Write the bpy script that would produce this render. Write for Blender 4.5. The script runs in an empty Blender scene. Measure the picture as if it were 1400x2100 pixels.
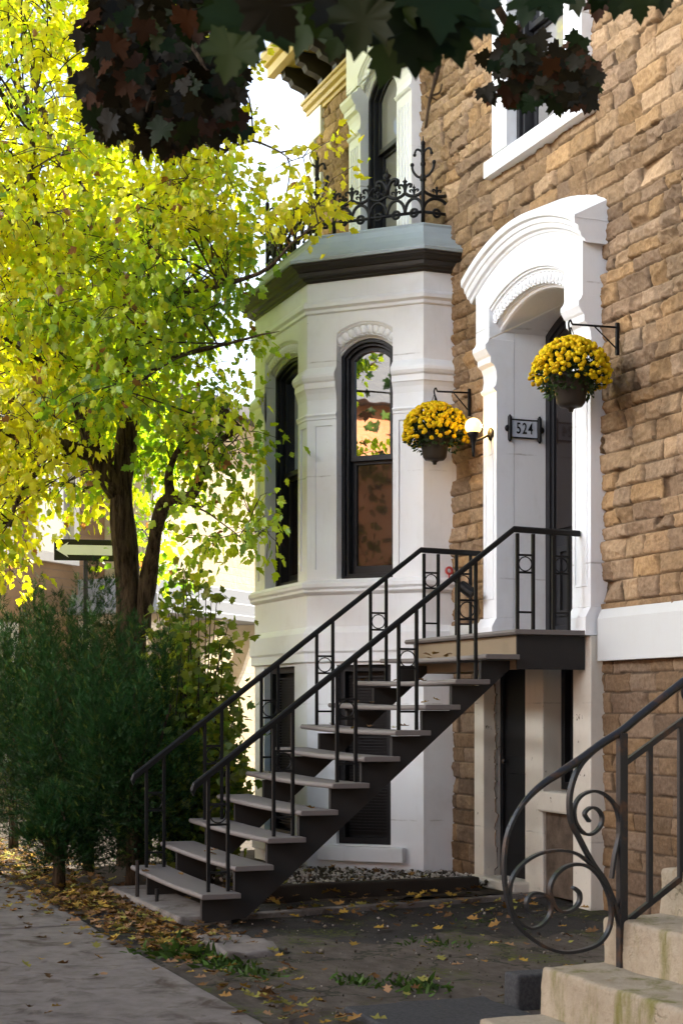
import bpy, math, random
import numpy as np
from mathutils import Vector, Matrix
R_ = math.radians
scn = bpy.context.scene
# ------------------------------------------------------------------ camera
CAM = np.array([10.8, -6.42, 1.55]); FPX = 3300.0; HY = 1455.0
TH = math.atan(1300 / 3300.0); ct, st = math.cos(TH), math.sin(TH)
FW = np.array([-ct, st, 0]); RT = np.array([st, ct, 0])
cd = bpy.data.cameras.new('camera'); cam = bpy.data.objects.new('camera', cd)
scn.collection.objects.link(cam); scn.camera = cam
cam.location = CAM; cam.rotation_euler = (math.pi / 2, 0, math.atan2(ct, st))
cd.sensor_fit = 'VERTICAL'; cd.sensor_height = 36; cd.lens = 36 * FPX / 2100
cd.shift_y = (HY - 1050) / 2100; cd.clip_end = 2000; cd.clip_start = .05
cd.dof.use_dof = True; cd.dof.focus_distance = 13.2; cd.dof.aperture_fstop = 9
# ------------------------------------------------------------------ light
SUN = Vector((-0.45, 0.70, 0.56)).normalized()
w = bpy.data.worlds.new("World"); scn.world = w; w.use_nodes = True
nt = w.node_tree; bg = nt.nodes['Background']; sk = nt.nodes.new('ShaderNodeTexSky')
sk.sky_type = 'NISHITA'; sk.sun_disc = False; sk.sun_elevation = math.asin(SUN.z)
sk.sun_rotation = math.atan2(SUN.x, SUN.y); sk.dust_density = 2.0
def wnode(t, **k):
    x = nt.nodes.new(t)
    for a, b in k.items(): setattr(x, a, b)
    return x
def wmath(op, a, b):
    x = wnode('ShaderNodeMath', operation=op, use_clamp=(op in ('MULTIPLY',)))
    for q, v in zip(x.inputs, (a, b)):
        if hasattr(v, 'is_linked'): nt.links.new(v, q)
        else: q.default_value = v
    return x.outputs[0]
def wramp(v, a, b):
    x = wnode('ShaderNodeMapRange', interpolation_type='SMOOTHSTEP'); nt.links.new(v, x.inputs[0]); x.inputs[1].default_value = a; x.inputs[2].default_value = b; return x.outputs[0]
wc = wnode('ShaderNodeTexCoord'); ws = wnode('ShaderNodeSeparateXYZ'); nt.links.new(wc.outputs['Generated'], ws.inputs[0])
dx = wnode('ShaderNodeVectorMath', operation='DOT_PRODUCT'); nt.links.new(wc.outputs['Generated'], dx.inputs[0]); dx.inputs[1].default_value = (-.10, -.995, 0)
wn = wnode('ShaderNodeTexNoise'); wn.inputs['Scale'].default_value = 2.6; wn.inputs['Detail'].default_value = 8; nt.links.new(wc.outputs['Generated'], wn.inputs['Vector'])
side = wramp(dx.outputs['Value'], .56, .76); low = wramp(ws.outputs[2], .66, .36); brk = wramp(wn.outputs[0], .30, .46)
cl = wmath('MULTIPLY', wmath('MULTIPLY', side, low), brk)
wx = wnode('ShaderNodeMix', data_type='RGBA'); wx.inputs[7].default_value = (70.0, 73.0, 77.0, 1)   # bright cloud bank over the street, added out of view to softly light the facade
nt.links.new(cl, wx.inputs[0]); nt.links.new(sk.outputs[0], wx.inputs[6]); nt.links.new(wx.outputs[2], bg.inputs[0]); bg.inputs[1].default_value = 0.055
ld = bpy.data.lights.new('sun', 'SUN'); ld.energy = 5.0; ld.angle = R_(0.53); ld.color = (1, .94, .84)
lo = bpy.data.objects.new('sun', ld); scn.collection.objects.link(lo)
lo.rotation_euler = SUN.to_track_quat('Z', 'Y').to_euler(); lo.location = (0, 0, 30)
scn.view_settings.view_transform = 'Standard'; scn.view_settings.look = 'None'
scn.view_settings.exposure = 2.48; scn.view_settings.gamma = 1
scn.cycles.max_bounces = 7; scn.cycles.diffuse_bounces = 4; scn.cycles.transmission_bounces = 4
scn.cycles.use_denoising = True; scn.cycles.caustics_reflective = False; scn.cycles.caustics_refractive = False
scn.cycles.sample_clamp_indirect = 6.0
# ------------------------------------------------------------------ helpers
col = scn.collection
rnd = random.Random(7); rg = np.random.default_rng(11)
def ray(px, py): return FW + RT * ((px - 700) / FPX) + np.array([0, 0, (HY - py) / FPX])
def at(px, py, Z): return CAM + ray(px, py) * Z
def on(px, py, ax, val):
    d = ray(px, py); return CAM + d * ((val - CAM[ax]) / d[ax])
def pix(P):
    d = np.asarray(P) - CAM; Z = d @ FW
    return 700 + FPX * (d @ RT) / Z, HY - FPX * d[..., 2] / Z, Z

def empty(name, loc=(0, 0, 0), parent=None):
    o = bpy.data.objects.new(name, None); col.objects.link(o); o.location = loc; o.empty_display_size = .2
    if parent: o.parent = parent
    return o
def tag(o, label=None, cat=None, group=None, kind=None):
    if label: o['label'] = label
    if cat: o['category'] = cat
    if group: o['group'] = group
    if kind: o['kind'] = kind
    return o
def link(name, me, mat, parent=None, bev=0, smooth=False, seg=2):
    o = bpy.data.objects.new(name, me); col.objects.link(o)
    if mat: me.materials.append(mat)
    if parent:
        o.parent = parent
        o.matrix_parent_inverse = Matrix.Translation(-world_loc(parent))
    if smooth: me.polygons.foreach_set('use_smooth', [True] * len(me.polygons))
    if bev:
        b = o.modifiers.new('bevel', 'BEVEL'); b.width = bev; b.segments = seg; b.limit_method = 'ANGLE'; b.angle_limit = R_(35)
    return o
def world_loc(o):
    v = Vector(o.location)
    return v
def np_mesh(name, V, F, colr=None):
    V = np.asarray(V, np.float32); F = np.asarray(F, np.int32); n = F.shape[1]
    me = bpy.data.meshes.new(name); me.vertices.add(len(V)); me.vertices.foreach_set('co', V.ravel())
    me.loops.add(F.size); me.loops.foreach_set('vertex_index', F.ravel())
    me.polygons.add(len(F)); me.polygons.foreach_set('loop_start', np.arange(0, F.size, n, dtype=np.int32))
    me.polygons.foreach_set('loop_total', np.full(len(F), n, np.int32))
    if colr is not None:
        a = me.color_attributes.new('tint', 'FLOAT_COLOR', 'POINT')
        c = np.ones((len(V), 4), np.float32); c[:, :3] = colr; a.data.foreach_set('color', c.ravel())
    me.update(calc_edges=True); me.validate(); return me
class MB:
    def __init__(s): s.v = []; s.f = []
    def add(s, vs, fs, xf=None):
        k = len(s.v)
        s.v += [tuple(xf(*p)) for p in vs] if xf else [tuple(p) for p in vs]
        s.f += [tuple(i + k for i in f) for f in fs]
    def box(s, x0, x1, y0, y1, z0, z1, xf=None):
        s.add([(x0, y0, z0), (x1, y0, z0), (x1, y1, z0), (x0, y1, z0), (x0, y0, z1), (x1, y0, z1), (x1, y1, z1), (x0, y1, z1)],
              [(0, 3, 2, 1), (4, 5, 6, 7), (0, 1, 5, 4), (1, 2, 6, 5), (2, 3, 7, 6), (3, 0, 4, 7)], xf)
    def prism(s, poly, fn, a, b, xf=None):   # poly of 2d, fn(p,q,t)->xyz
        n = len(poly)
        s.add([fn(p, q, a) for p, q in poly] + [fn(p, q, b) for p, q in poly],
              [tuple(range(n))[::-1], tuple(range(n, 2 * n))] + [(i, (i + 1) % n, n + (i + 1) % n, n + i) for i in range(n)], xf)
    def tube(s, pts, r, n=6, cap=True):
        pts = [np.asarray(p, float) for p in pts]; m = len(pts)
        rr = r if hasattr(r, '__len__') else [r] * m
        k = len(s.v); u = None
        for i, p in enumerate(pts):
            t = pts[min(i + 1, m - 1)] - pts[max(i - 1, 0)]; t = t / (np.linalg.norm(t) + 1e-9)
            if u is None:
                a = np.array([0, 0, 1.]) if abs(t[2]) < .9 else np.array([1., 0, 0]); u = np.cross(t, a)
            u = u - t * (u @ t); u /= np.linalg.norm(u) + 1e-9; v = np.cross(t, u)
            for j in range(n):
                a = 2 * math.pi * (j + .5) / n; s.v.append(tuple(p + (u * math.cos(a) + v * math.sin(a)) * rr[i]))
        for i in range(m - 1):
            for j in range(n):
                a = k + i * n + j; b = k + i * n + (j + 1) % n; s.f.append((a, b, b + n, a + n))
        if cap: s.f.append(tuple(range(k + n - 1, k - 1, -1))); s.f.append(tuple(range(k + (m - 1) * n, k + m * n)))
    def lathe(s, prof, c, n=20, ax=None):
        k = len(s.v); m = len(prof)
        for r, z in prof:
            for j in range(n):
                a = 2 * math.pi * j / n; s.v.append((c[0] + r * math.cos(a), c[1] + r * math.sin(a), c[2] + z))
        for i in range(m - 1):
            for j in range(n):
                a = k + i * n + j; b = k + i * n + (j + 1) % n; s.f.append((a, b, b + n, a + n))
        s.f.append(tuple(range(k + n - 1, k - 1, -1))); s.f.append(tuple(range(k + (m - 1) * n, k + m * n)))
    def sphere(s, c, r, seg=12, rings=8, sc=(1, 1, 1), xf=None):
        vs = []; fs = []
        for i in range(rings + 1):
            t = math.pi * i / rings
            for j in range(seg):
                a = 2 * math.pi * j / seg
                vs.append((c[0] + r * sc[0] * math.sin(t) * math.cos(a), c[1] + r * sc[1] * math.sin(t) * math.sin(a), c[2] + r * sc[2] * math.cos(t)))
        for i in range(rings):
            for j in range(seg):
                a = i * seg + j; b = i * seg + (j + 1) % seg; fs.append((a, a + seg, b + seg, b))
        s.add(vs, fs, xf)
    def sweep(s, path, prof, closed_prof=False, cap=True, xf=None):
        # plan path (x,y); outward = left normal; prof list of (offset,z)
        P = [np.array(p, float) for p in path]; m = len(P); N = []
        for i in range(m - 1):
            d = P[i + 1] - P[i]; d /= np.linalg.norm(d); N.append(np.array([-d[1], d[0]]))
        M = [N[0]] + [(N[i - 1] + N[i]) / (1 + N[i - 1] @ N[i]) for i in range(1, m - 1)] + [N[-1]]
        vs = []; q = len(prof)
        for p, mm in zip(P, M):
            for o, z in prof: vs.append((p[0] + mm[0] * o, p[1] + mm[1] * o, z))
        fs = []
        for i in range(m - 1):
            for j in range(q if closed_prof else q - 1):
                a = i * q + j; b = i * q + (j + 1) % q; fs.append((a, a + q, b + q, b))
        if cap: fs.append(tuple(range(q))); fs.append(tuple(range((m - 1) * q, m * q))[::-1])
        s.add(vs, fs, xf)
    def mesh(s, name):
        me = bpy.data.meshes.new(name); me.from_pydata(s.v, [], s.f); me.update(); return me
    def build(s, name, mat, parent=None, bev=0, smooth=False, seg=2):
        return link(name, s.mesh(name), mat, parent, bev, smooth, seg)
def fixnorm(o):
    import bmesh
    bm = bmesh.new(); bm.from_mesh(o.data); bmesh.ops.recalc_face_normals(bm, faces=bm.faces); bm.to_mesh(o.data); bm.free(); return o
def cr(pts, k=8):   # catmull-rom
    P = [np.asarray(p, float) for p in pts]; out = []
    for i in range(len(P) - 1):
        a, b, c, d = P[max(i - 1, 0)], P[i], P[i + 1], P[min(i + 2, len(P) - 1)]
        for j in range(k):
            t = j / k; out.append(.5 * (2 * b + (c - a) * t + (2 * a - 5 * b + 4 * c - d) * t * t + (3 * b - a - 3 * c + d) * t ** 3))
    out.append(P[-1]); return out
# ------------------------------------------------------------------ materials
class NB:
    def __init__(s, name):
        s.m = bpy.data.materials.new(name); s.m.use_nodes = True; s.t = s.m.node_tree; s.n = s.t.nodes
        s.b = s.n['Principled BSDF']; s.out = s.n['Material Output']
    def new(s, t, **kw):
        x = s.n.new(t)
        for k, v in kw.items():
            if k.startswith('i_'):
                key = k[2:]; x.inputs[int(key) if key.isdigit() else key.replace('_', ' ')].default_value = v
            else: setattr(x, k, v)
        return x
    def l(s, a, b): s.t.links.new(a, b)
    def coord(s, sc=(1, 1, 1), rot=(0, 0, 0)):
        c = s.new('ShaderNodeTexCoord'); mp = s.new('ShaderNodeMapping'); s.l(c.outputs['Object'], mp.inputs[0])
        mp.inputs['Scale'].default_value = sc; mp.inputs['Rotation'].default_value = rot; return mp.outputs[0]
    def noise(s, v, scale, det=5, rough=.6, out='Fac', dist=0):
        x = s.new('ShaderNodeTexNoise'); s.l(v, x.inputs['Vector']); x.inputs['Scale'].default_value = scale
        x.inputs['Detail'].default_value = det; x.inputs['Roughness'].default_value = rough; x.inputs['Distortion'].default_value = dist
        return x.outputs[out]
    def ramp(s, f, stops):
        r = s.new('ShaderNodeValToRGB'); s.l(f, r.inputs[0]); e = r.color_ramp.elements
        while len(e) < len(stops): e.new(.5)
        for q, (p, c) in zip(e, stops):
            q.position = p; q.color = (c if len(c) == 4 else (*c, 1)) if hasattr(c, '__len__') else (c, c, c, 1)
        return r.outputs[0]
    def mix(s, f, a, b, mode='MIX'):
        x = s.new('ShaderNodeMix', data_type='RGBA', blend_type=mode)
        for i, q in ((0, f), (6, a), (7, b)):
            if hasattr(q, 'is_linked'): s.l(q, x.inputs[i])
            else: x.inputs[i].default_value = q if i == 0 else ((*q, 1) if len(q) == 3 else q)
        return x.outputs[2]
    def math(s, op, a, b=0.):
        x = s.new('ShaderNodeMath', operation=op)
        for i, q in ((0, a), (1, b)):
            if hasattr(q, 'is_linked'): s.l(q, x.inputs[i])
            else: x.inputs[i].default_value = q
        return x.outputs[0]
    def bump(s, h, st=.3, dist=.01, prev=None):
        x = s.new('ShaderNodeBump'); x.inputs['Strength'].default_value = st; x.inputs['Distance'].default_value = dist
        s.l(h, x.inputs['Height'])
        if prev: s.l(prev, x.inputs['Normal'])
        s.l(x.outputs[0], s.b.inputs['Normal']); return x.outputs[0]
    def base(s, c, rough=.6, metal=0, spec=.5):
        if hasattr(c, 'is_linked'): s.l(c, s.b.inputs['Base Color'])
        else: s.b.inputs['Base Color'].default_value = (*c, 1)
        if hasattr(rough, 'is_linked'): s.l(rough, s.b.inputs['Roughness'])
        else: s.b.inputs['Roughness'].default_value = rough
        s.b.inputs['Metallic'].default_value = metal; s.b.inputs['Specular IOR Level'].default_value = spec
        return s.m
M = {}
def paint(name, c, dirt=(.30, .24, .16), amt=.5, rough=.55, chips=None, bump=.25):
    n = NB(name); v = n.coord(); vs = n.coord((6, 6, 1.2))
    big = n.ramp(n.noise(v, 2.3, 6), [(.52, 0), (.85, amt)])
    streak = n.ramp(n.noise(vs, 1.7, 6, .7), [(.55, 0), (.9, amt)])
    c1 = n.mix(big, c, tuple(a * .72 + b * .28 for a, b in zip(c, dirt)))
    c2 = n.mix(streak, c1, tuple(a * .75 + b * .25 for a, b in zip(c, dirt)))
    if chips:
        ch = n.ramp(n.noise(v, 9, 8, .75), [(chips, 0), (chips + .015, 1)]); c2 = n.mix(ch, c2, (.10, .075, .05))
    h = n.math('ADD', n.noise(n.coord((1, 1, 6)), 60, 4, .7), n.math('MULTIPLY', n.noise(v, 14, 5), 1.5))
    if name.startswith('white'):
        sz_n = n.new('ShaderNodeSeparateXYZ'); n.l(n.new('ShaderNodeTexCoord').outputs['Object'], sz_n.inputs[0])
        zz = n.math('ADD', n.math('MULTIPLY', sz_n.outputs[2], .93), n.math('MULTIPLY', n.noise(v, 7, 4), .02))
        jl = n.ramp(n.math('ABSOLUTE', n.math('SUBTRACT', n.math('FRACT', zz), .5)), [(.0035, 1), (.0075, 0)])
        jl = n.math('MULTIPLY', jl, n.ramp(n.noise(v, 4.5, 5), [(.45, 0), (.65, .55)])); c2 = n.mix(jl, c2, (.20, .17, .13)); h = n.math('SUBTRACT', h, n.math('MULTIPLY', jl, 2.))
        hair = n.ramp(n.noise(n.coord((2.2, 2.2, .5)), 6, 9, .8), [(.66, 0), (.72, .35)]); c2 = n.mix(hair, c2, (.36, .30, .22))
    n.bump(h, bump, .004); M[name] = n.base(c2, rough, 0, .4 if max(c) > .1 else .22)
paint('white', (.79, .80, .81), amt=.8, chips=.715)
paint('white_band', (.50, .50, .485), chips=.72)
paint('white_worn', (.62, .57, .48), (.16, .11, .06), .9, .7, .635, .5)
paint('charcoal', (.018, .018, .020), (.08, .07, .06), .5, .38, None, .12)
paint('black', (.010, .010, .011), (.03, .03, .03), .4, .5, None, .12)
paint('dark_trim', (.035, .031, .028), (.10, .08, .05), .5, .45, None, .2)
paint('tread_grey', (.15, .132, .122), (.10, .085, .07), .8, .6, .74, .3)
paint('stringer', (.022, .020, .019), (.05, .04, .03), .8, .55, None, .3)
paint('fascia', (.20, .15, .095), (.10, .08, .05), .6, .55, .72, .3)
paint('lead', (.30, .35, .37), (.12, .13, .14), .9, .42, None, .35)
paint('ochre', (.50, .36, .13), (.15, .10, .04), .6, .55, None, .2)
paint('iron', (.006, .006, .006), (.03, .018, .010), .3, .5, None, .4)
paint('sign_black', (.012, .012, .013), (.05, .05, .05), .3, .4, None, .05)
paint('sign_white', (.58, .62, .68), (.2, .2, .2), .3, .5, None, .05)
paint('blue_grey', (.17, .185, .21), (.1, .1, .1), .4, .5, None, .15)
paint('pot', (.030, .024, .018), (.06, .05, .04), .6, .45, None, .2)
paint('red', (.45, .06, .05), (.2, .05, .03), .4, .4, None, .1)
paint('wood_dark', (.030, .024, .018), (.09, .07, .05), .9, .85, None, .8)
def iron_rust():
    n = NB('iron_rust'); v = n.coord()
    f = n.ramp(n.noise(v, 5.5, 7, .7), [(.55, 0), (.70, .8)])
    c = n.mix(f, (.009, .010, .012), (.10, .042, .012)); n.bump(n.noise(v, 45, 6, .7), .4, .004)
    M['iron_rust'] = n.base(c, n.ramp(f, [(0, .38), (1, .7)]), 0, .45)
iron_rust()
def stone():
    n = NB('stone'); v = n.coord(); a = n.new('ShaderNodeVertexColor', layer_name='tint').outputs[0]
    f = n.noise(v, 26, 8, .72); g = n.noise(v, 5, 5)
    c = n.mix(n.ramp(f, [(.3, 0), (.75, 1)]), (.62, .58, .54), (1.25, 1.22, 1.2))
    c = n.mix(1.0, a, c, 'MULTIPLY')
    c = n.mix(n.ramp(g, [(.5, 0), (.8, .35)]), c, (.13, .10, .075))
    n.bump(n.noise(v, 55, 9, .75), .75, .012); M['stone'] = n.base(c, .92, 0, .15)
stone()
def plain_noise(name, c1, c2, sc, rough=.9, bump=.4, bs=60, c3=None, s3=1.5, lim=(.4, .62), lim3=(.55, .7), dist=.006):
    n = NB(name); v = n.coord(); c = n.mix(n.ramp(n.noise(v, sc, 8, .7), [(lim[0], 0), (lim[1], 1)]), c1, c2)
    if c3: c = n.mix(n.ramp(n.noise(v, s3, 7, .65, dist=.6), [(lim3[0], 0), (lim3[1], 1)]), c, c3)
    n.bump(n.noise(v, bs, 6, .75), bump, dist); M[name] = n.base(c, rough, 0, .25)
plain_noise('concrete', (.215, .19, .168), (.14, .122, .106), 5.0, .93, .6, 120, (.075, .058, .042), 3.1, lim=(.38, .66), lim3=(.52, .66))
def step_mat():
    n = NB('concrete_step'); v = n.coord(); vs = n.coord((3, 3, .7))
    c = n.mix(n.ramp(n.noise(v, 3.2, 9, .72), [(.35, 0), (.68, 1)]), (.47, .40, .29), (.33, .27, .19))
    c = n.mix(n.ramp(n.noise(v, 34, 6, .8), [(.52, 0), (.68, .55)]), c, (.22, .18, .125))
    c = n.mix(n.ramp(n.noise(vs, 1.9, 8, .68), [(.50, 0), (.64, .85)]), c, (.17, .165, .035))
    c = n.mix(n.ramp(n.noise(n.coord((5, 5, .5)), 1.1, 5, .6), [(.64, 0), (.72, .6)]), c, (.34, .16, .05))
    vo = n.new('ShaderNodeTexVoronoi', feature='DISTANCE_TO_EDGE'); wv = n.new('ShaderNodeVectorMath', operation='ADD'); n.l(v, wv.inputs[0]); n.l(n.noise(v, 3, 5, .6, 'Color'), wv.inputs[1]); n.l(wv.outputs[0], vo.inputs[0]); vo.inputs['Scale'].default_value = 1.3
    ck = n.ramp(vo.outputs['Distance'], [(.004, 1), (.016, 0)]); ck = n.math('MULTIPLY', ck, n.ramp(n.noise(v, 1.4, 3), [(.52, 0), (.6, 1)])); c = n.mix(n.math('MULTIPLY', ck, .5), c, (.06, .065, .015))
    n.bump(n.math('SUBTRACT', n.math('ADD', n.noise(v, 60, 8, .8), n.math('MULTIPLY', n.noise(v, 9, 5), 2.)), ck), .8, .012); M['concrete_step'] = n.base(c, .95, 0, .2)
step_mat()
plain_noise('asphalt', (.040, .037, .035), (.062, .057, .052), 70, .92, .9, 130, (.085, .075, .062), 1.7, lim3=(.52, .75))
plain_noise('asphalt_block', (.035, .036, .038), (.06, .06, .06), 50, .85, .8, 120)
plain_noise('soil', (.035, .026, .017), (.060, .043, .026), 12, 1, 1, 60)
plain_noise('bare_ground', (.13, .115, .095), (.20, .18, .15), 2, 1, .4, 60)
plain_noise('road_surface', (.055, .054, .053), (.08, .077, .074), 30, .9, .5, 120)
plain_noise('bark', (.060, .042, .026), (.022, .015, .010), 9, .95, 1, 40)
def bark():
    n = NB('bark'); v = n.coord((1, 1, .16)); f = n.noise(v, 26, 8, .7, dist=.4)
    c = n.mix(n.ramp(f, [(.38, 0), (.62, 1)]), (.018, .012, .008), (.13, .092, .058)); n.bump(f, 1, .045); M['bark'] = n.base(c, .95, 0, .1)
bark()
plain_noise('twig', (.030, .022, .016), (.05, .037, .026), 20, .9, .3, 60)
plain_noise('moss', (.055, .075, .012), (.028, .045, .008), 40, 1, 1, 90)
plain_noise('far_stone', (.62, .52, .36), (.48, .38, .24), 5, .95, .4, 20)
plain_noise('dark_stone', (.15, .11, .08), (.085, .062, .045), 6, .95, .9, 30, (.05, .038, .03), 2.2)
plain_noise('roof_slate', (.07, .07, .075), (.11, .105, .10), 8, .8, .4, 30)
plain_noise('old_wood', (.17, .14, .105), (.10, .08, .055), 20, .9, .5, 70)
def brick(name, c1, c2, mort, scale, bw=.5, rh=.25):
    n = NB(name); c = n.new('ShaderNodeTexCoord'); sx = n.new('ShaderNodeSeparateXYZ'); n.l(c.outputs['Object'], sx.inputs[0])
    cb = n.new('ShaderNodeCombineXYZ'); n.l(n.math('ADD', sx.outputs[0], sx.outputs[1]), cb.inputs[0]); n.l(sx.outputs[2], cb.inputs[1])
    b = n.new('ShaderNodeTexBrick'); n.l(cb.outputs[0], b.inputs[0]); b.inputs['Scale'].default_value = scale
    b.inputs['Color1'].default_value = (*c1, 1); b.inputs['Color2'].default_value = (*c2, 1); b.inputs['Mortar'].default_value = (*mort, 1)
    b.inputs['Mortar Size'].default_value = .012; b.inputs['Brick Width'].default_value = bw; b.inputs['Row Height'].default_value = rh
    v = n.coord(); cc = n.mix(n.ramp(n.noise(v, 1.2, 6), [(.35, 0), (.7, .6)]), b.outputs[0], tuple(x * .6 for x in c1))
    hh = n.math('ADD', n.math('MULTIPLY', b.outputs[1], -1.), n.noise(v, 8, 6, .7)); n.bump(hh, .7, .02)
    M[name] = n.base(cc, .9, 0, .2)
brick('orange_brick', (.46, .17, .07), (.52, .22, .10), (.40, .32, .25), 4)
brick('buff_brick', (.25, .19, .15), (.29, .22, .18), (.3, .27, .24), 4)
brick('pale_stone', (.68, .56, .36), (.58, .46, .29), (.50, .42, .30), 1.8)
brick('brown_stone', (.30, .20, .12), (.36, .26, .17), (.25, .2, .15), 2.0)
brick('cream_paint', (.74, .68, .56), (.76, .70, .58), (.66, .6, .5), 3)
def leafmat(name, trans=.5, rough=.5):
    n = NB(name); n.n.remove(n.b)
    a = n.new('ShaderNodeVertexColor', layer_name='tint').outputs[0]; v = n.coord()
    c = n.mix(n.ramp(n.noise(v, 22, 4), [(.4, 0), (.75, .35)]), a, n.mix(1.0, a, (.62, .5, .4), 'MULTIPLY'))
    d = n.new('ShaderNodeBsdfDiffuse'); t = n.new('ShaderNodeBsdfTranslucent'); n.l(c, d.inputs[0]); n.l(c, t.inputs[0])
    m = n.new('ShaderNodeMixShader'); m.inputs[0].default_value = trans; n.l(d.outputs[0], m.inputs[1]); n.l(t.outputs[0], m.inputs[2])
    g = n.new('ShaderNodeBsdfGlossy'); g.inputs['Roughness'].default_value = rough; g.inputs[0].default_value = (1, 1, 1, 1)
    m2 = n.new('ShaderNodeMixShader'); m2.inputs[0].default_value = .035 if name == 'leaf' else .012; n.l(m.outputs[0], m2.inputs[1]); n.l(g.outputs[0], m2.inputs[2])
    n.l(m2.outputs[0], n.out.inputs[0]); M[name] = n.m
leafmat('leaf', .7); leafmat('leaf_dark', .24); leafmat('needle', .12); leafmat('petal', .25); leafmat('litter', .1)
def glass(name, refl, tint=(.012, .011, .011)):
    n = NB(name); n.base(tint, .12, 0, .3); g = n.new('ShaderNodeBsdfGlossy'); g.inputs['Roughness'].default_value = .015
    nz = n.noise(n.coord(), 2.2, 2); bp = n.new('ShaderNodeBump'); bp.inputs['Strength'].default_value = .05; bp.inputs['Distance'].default_value = .02
    n.l(nz, bp.inputs['Height']); n.l(bp.outputs[0], g.inputs['Normal'])
    m = n.new('ShaderNodeMixShader'); m.inputs[0].default_value = refl; n.l(n.b.outputs[0], m.inputs[1]); n.l(g.outputs[0], m.inputs[2])
    n.l(m.outputs[0], n.out.inputs[0]); M[name] = n.m
glass('glass_upper', .8); glass('glass_lower', .012, (.012, .008, .007)); glass('glass_soft', .25, (.26, .25, .24))
def emis(name, c, s):
    n = NB(name); n.base((.8, .7, .5), .3); n.b.inputs['Emission Color'].default_value = (*c, 1); n.b.inputs['Emission Strength'].default_value = s; M[name] = n.m
emis('lamp_glow', (1, .60, .17), .62)

# ------------------------------------------------------------------ numpy noise
def vn(x, z, sc, seed):
    g = np.random.default_rng(seed).random((257, 257)).astype(np.float32)
    u = x / sc + seed * 7.13; v = z / sc + seed * 3.7; i = np.floor(u).astype(int); j = np.floor(v).astype(int)
    fu = u - i; fv = v - j; fu = fu * fu * (3 - 2 * fu); fv = fv * fv * (3 - 2 * fv)
    i0, i1, j0, j1 = i % 257, (i + 1) % 257, j % 257, (j + 1) % 257
    return (g[i0, j0] * (1 - fu) + g[i1, j0] * fu) * (1 - fv) + (g[i0, j1] * (1 - fu) + g[i1, j1] * fu) * fv
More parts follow.
